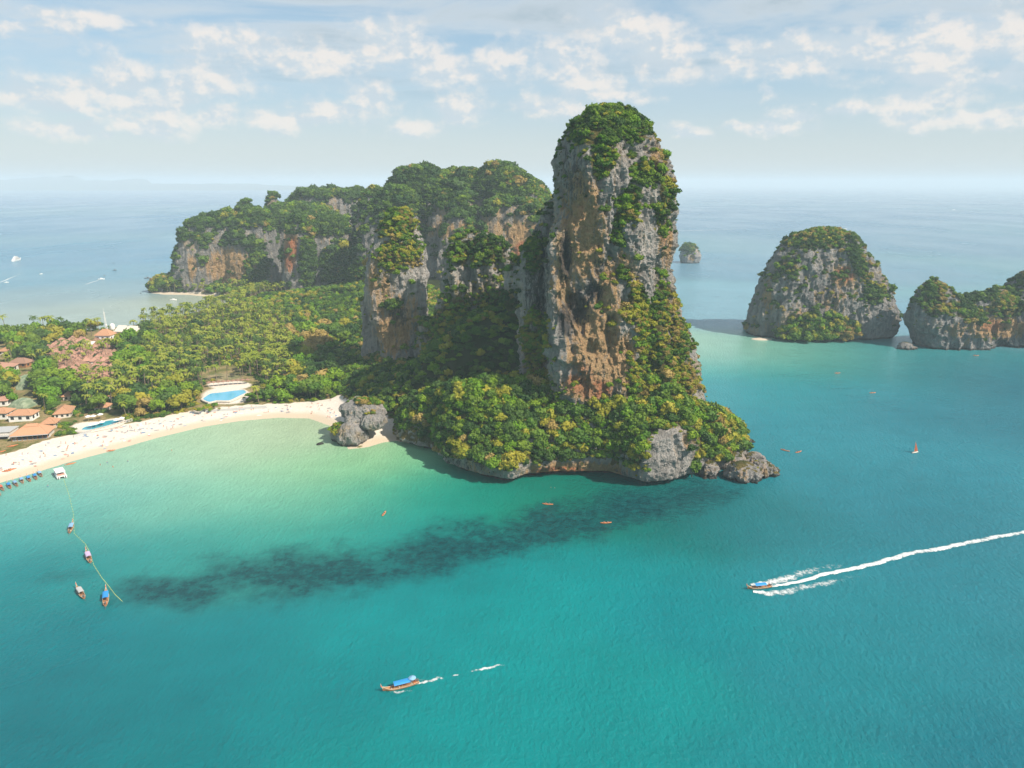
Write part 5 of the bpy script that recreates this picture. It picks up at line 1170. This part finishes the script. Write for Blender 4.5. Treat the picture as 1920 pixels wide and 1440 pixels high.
# yacht
def yacht():
    e = empty('yacht'); rs = []
    for t in np.linspace(-1, 1, 15):
        w_ = 3.6 * (1 - max(0, t) ** 2.4 * .98); sh = 3.2 + 1.6 * max(0, t) ** 1.5; kl = -.4 + 1.8 * max(0, t - .7) * 2; x = t * 17 + max(0, t - .5) * 2; rs.append([(x + (sh - kl) * .3 * max(0, t), -w_, sh), (x, -w_ * .8, kl + .6), (x, 0, kl), (x, w_ * .8, kl + .6), (x + (sh - kl) * .3 * max(0, t), w_, sh)])
    MB().rings(rs).build('hull', M_WHITE, e)
    for k, (x, l, w_, z) in enumerate(((-3, 23, 6, 4.4), (-3.5, 17, 5.2, 6.7), (-3.5, 10, 4, 8.8))):
        MB().box((x, 0, z), (l, w_, 1.9), 0, 0, .93).build('deckhouse', M_WHITE, e); MB().box((x + .1, 0, z + .15), (l * .96, w_ * 1.0, .7)).build('window_band', M_DARK, e)
    MB().tube([(-5, 0, 9.5), (-5.6, 0, 13)], .15, 5).build('radar_mast', M_WHITE, e); return e
e = yacht(); put(e, 32, 489, hdg((17, 490), (50, 483)), s=.92); tag(e, 'large white motor yacht anchored in the left bay', 'yacht')
# dinghy with brown sail
e = empty('sailing_dinghy'); rs = []
for t in np.linspace(-1, 1, 11): w_ = .8 * (1 - max(0, t) ** 2.2 * .96) * (1 - .25 * max(0, -t)); rs.append([(t * 2.4, -w_, .5), (t * 2.4, -w_ * .7, .05), (t * 2.4, 0, -.1), (t * 2.4, w_ * .7, .05), (t * 2.4, w_, .5)])
MB().rings(rs).build('hull', M_WALL, e, True); MB().tube([(.6, 0, .3), (.6, 0, 7)], .06, 5).build('mast', M_PALEWOOD, e)
rows = [[(.6 - 2.7 * (1 - i / 6) * j / 4, .35 * math.sin(j / 4 * 2.2) * (1 - i / 6), .9 + 6.0 * i / 6) for j in range(5)] for i in range(7)]; mb = MB().sheet(rows); mb.add([(x, y + .03, z) for x, y, z in mb.v], [f[::-1] for f in mb.f]); mb.build('sail', M_SAIL, e); MB().tube([(.6, 0, .85), (-2.2, .2, .85)], .04, 4).build('boom', M_PALEWOOD, e)
put(e, 1715, 849, R(205), s=1.0); tag(e, 'small dinghy with a dark brown sail on the right', 'dinghy')
# small far craft
def speedboat(m_, L=9):
    e = empty('small_boat'); rs = []
    for t in np.linspace(-1, 1, 11): w_ = 1.2 * (1 - max(0, t) ** 2.4 * .96); sh = .9 + .35 * max(0, t); rs.append([(t * L / 2, -w_, sh), (t * L / 2, -w_ * .7, .1), (t * L / 2, 0, -.2 + .6 * max(0, t - .6)), (t * L / 2, w_ * .7, .1), (t * L / 2, w_, sh)])
    MB().rings(rs).build('hull', m_, e, True); MB().box((.3, 0, 1.4), (2.6, 1.7, .9), 0, 0, .75).build('cabin', m_, e); MB().box((.3, 0, 2.3), (3., 1.9, .1)).build('roof', m_, e); MB().box((-L / 2 - .2, 0, .6), (.5, .4, .9)).build('outboard', M_METAL, e)
    pm = MB(); pm.box((0, 0, 1.7), (.07, .07, 1.2)); me = pm.mesh('post', m_)
    for x, s in ((-1.1, 1), (-1.1, -1), (1.7, 1), (1.7, -1)): q = link('post', me, e); q.location = (x, .8 * s, 0)
    return e
SBW, SBD = speedboat(M_WHITE), speedboat(M_METAL)
for (src, px, py, rz, s, lb) in ((SBW, 190, 524, R(20), 1.1, 'white speedboat trailing a short wake in the left bay'), (SBD, 215, 507, R(0), .8, 'dark longtail anchored highest but one in the left bay'), (SBD, 213, 493, R(90), .5, 'tiny dark boat farthest out in the left bay'), (SBD, 196, 517, R(90), .5, 'tiny dark boat just above the white speedboat'),
        (SBD, 277, 522, R(8), 1.05, 'dark blue boat just left of the cliff point'), (SBW, 77, 514, R(60), .6, 'small pale boat right of the white yacht wake'), (SBW, 12, 530, R(30), .7, 'small white boat below the white yacht'), (SBD, 264, 550, R(90), .4, 'tiny dark buoy boat off the far sandbank'), (SBW, 325, 563, R(0), 1., 'white boat beached at the far sandbank'),
        (SBW, 1584, 430, R(0), 1.6, 'white speedboat far beyond the domed islet'), (SBW, 1788, 394, R(0), 2.0, 'distant white speedboat near the right horizon')):
    e = boat(src, px, py, rz, s=s); tag(e, lb, 'boat')
# ------------------------------------------------------------------ wakes
def foam_mat():
    m, w = mat('foam'); P = w.n('ShaderNodeNewGeometry').outputs['Position']; n = w.m('ADD', w.m('MULTIPLY', w.noise(P, .55, 6, .7), .6), w.m('MULTIPLY', w.noise(P, .14, 3, .6), .4))
    a = w.m('MULTIPLY', w.ss(w.m('ADD', w.attr('dens'), w.m('MULTIPLY', w.m('SUBTRACT', n, .5), 3.4)), .25, 1.15), .8)
    p = finish(w, (.80, .83, .82), .7, n, .8, .5); w.set(p.inputs['Alpha'], a); return m
M_FOAM = foam_mat()
def wake(center, widths, dens, label, nseg=140, nw=9, z=.06, wob=.5):
    C = [U(*p) for p in center]; C = np.array(C)[:, :2]; t = np.linspace(0, len(C) - 1, nseg); V = []; D_ = []
    for j, tt in enumerate(t):
        i = min(int(tt), len(C) - 2); f = tt - i; p = C[i] * (1 - f) + C[i + 1] * f; d = C[i + 1] - C[i]; d = d / np.linalg.norm(d); nrm = np.array([-d[1], d[0]])
        wd = np.interp(tt, range(len(C)), widths); dn = np.interp(tt, range(len(C)), dens); wv = wob * vnoise(np.array([[j * .13, 3, 0]]), 9)[0]
        for k in range(nw):
            u = k / (nw - 1) * 2 - 1; q = p + nrm * (u * wd + wv); V.append((*q, z + (.22 * (1 - u * u) * dn * (1 + .6 * vnoise(np.array([[j * .4, k * .7, 1]]), 4)[0])))); D_.append(dn * (1 - abs(u) ** 2.2) + (0 if abs(u) < .99 else -1))
    F = [(j * nw + k, j * nw + k + 1, (j + 1) * nw + k + 1, (j + 1) * nw + k) for j in range(nseg - 1) for k in range(nw - 1)]
    me = npmesh('wake', V, F, [M_FOAM], True); fattr(me, 'dens', D_); return tag(link('wake', me), label, 'wake', None, 'stuff')
wake([(1440, 1102), (1480, 1095), (1560, 1074), (1620, 1062), (1700, 1040), (1800, 1022), (1860, 1009), (1990, 985)], [.7, 1.1, 1.5, 1.7, 1.8, 1.9, 1.8, 1.8], [1.4, 1.4, 1.3, 1.2, 1.1, 1.0, .95, .8], 'long white propeller wake running to the right edge', 320, wob=.4)
wake([(1408, 1098), (1440, 1094), (1480, 1082), (1530, 1068), (1585, 1057)], [1.2, 2.4, 3., 2.8, 1.8], [1., .95, .75, .6, .15], 'ragged bow wave on the far side of the speeding longtail')
wake([(1412, 1110), (1440, 1114), (1480, 1108), (1545, 1094), (1620, 1076)], [1.1, 2.2, 2.6, 2.4, 1.8], [1., .95, .75, .55, .1], 'ragged bow wave on the near side of the speeding longtail')
wake([(779, 1284), (800, 1280), (822, 1272), (845, 1268)], [.6, .8, .9, .4], [1.1, .9, .9, .1], 'short white wake behind the lower longtail', 70)
wake([(846, 1270), (856, 1267), (864, 1265)], [.3, .6, .2], [.3, .9, .1], 'small patch of foam in the broken wake', 24); wake([(884, 1260), (905, 1256), (925, 1251), (952, 1244)], [.5, .7, .8, .4], [.6, .8, .85, .3], 'last streak of foam in the broken wake', 60)
wake([(728, 1299), (745, 1300), (765, 1297), (778, 1293)], [.3, .8, .5, .3], [.4, .8, .5, .2], 'foam along the near side of the lower longtail', 40)
wake([(184, 526), (170, 530), (153, 536)], [1.5, 2., 2.], [1, .9, .3], 'short wake behind the white speedboat in the left bay', 40); wake([(-20, 536), (10, 526), (30, 517), (50, 508)], [2.5, 3, 3, 3], [.8, .8, .6, .2], 'faint wake crossing the left bay', 50)
wake([(1250, 433.5), (1300, 432.3), (1350, 430.8), (1400, 428.5), (1440, 426)], [5, 4.5, 4, 3.5, 3], [1.2, 1.1, .9, .65, .2], 'thin distant wake right of the tall tower', 60, wob=1); wake([(1578, 430.6), (1560, 432)], [4, 4], [1.2, .7], 'white wake behind the far speedboat', 20); wake([(1784, 394.6), (1810, 394)], [6, 6], [1, .6], 'distant wake near the right horizon', 20)
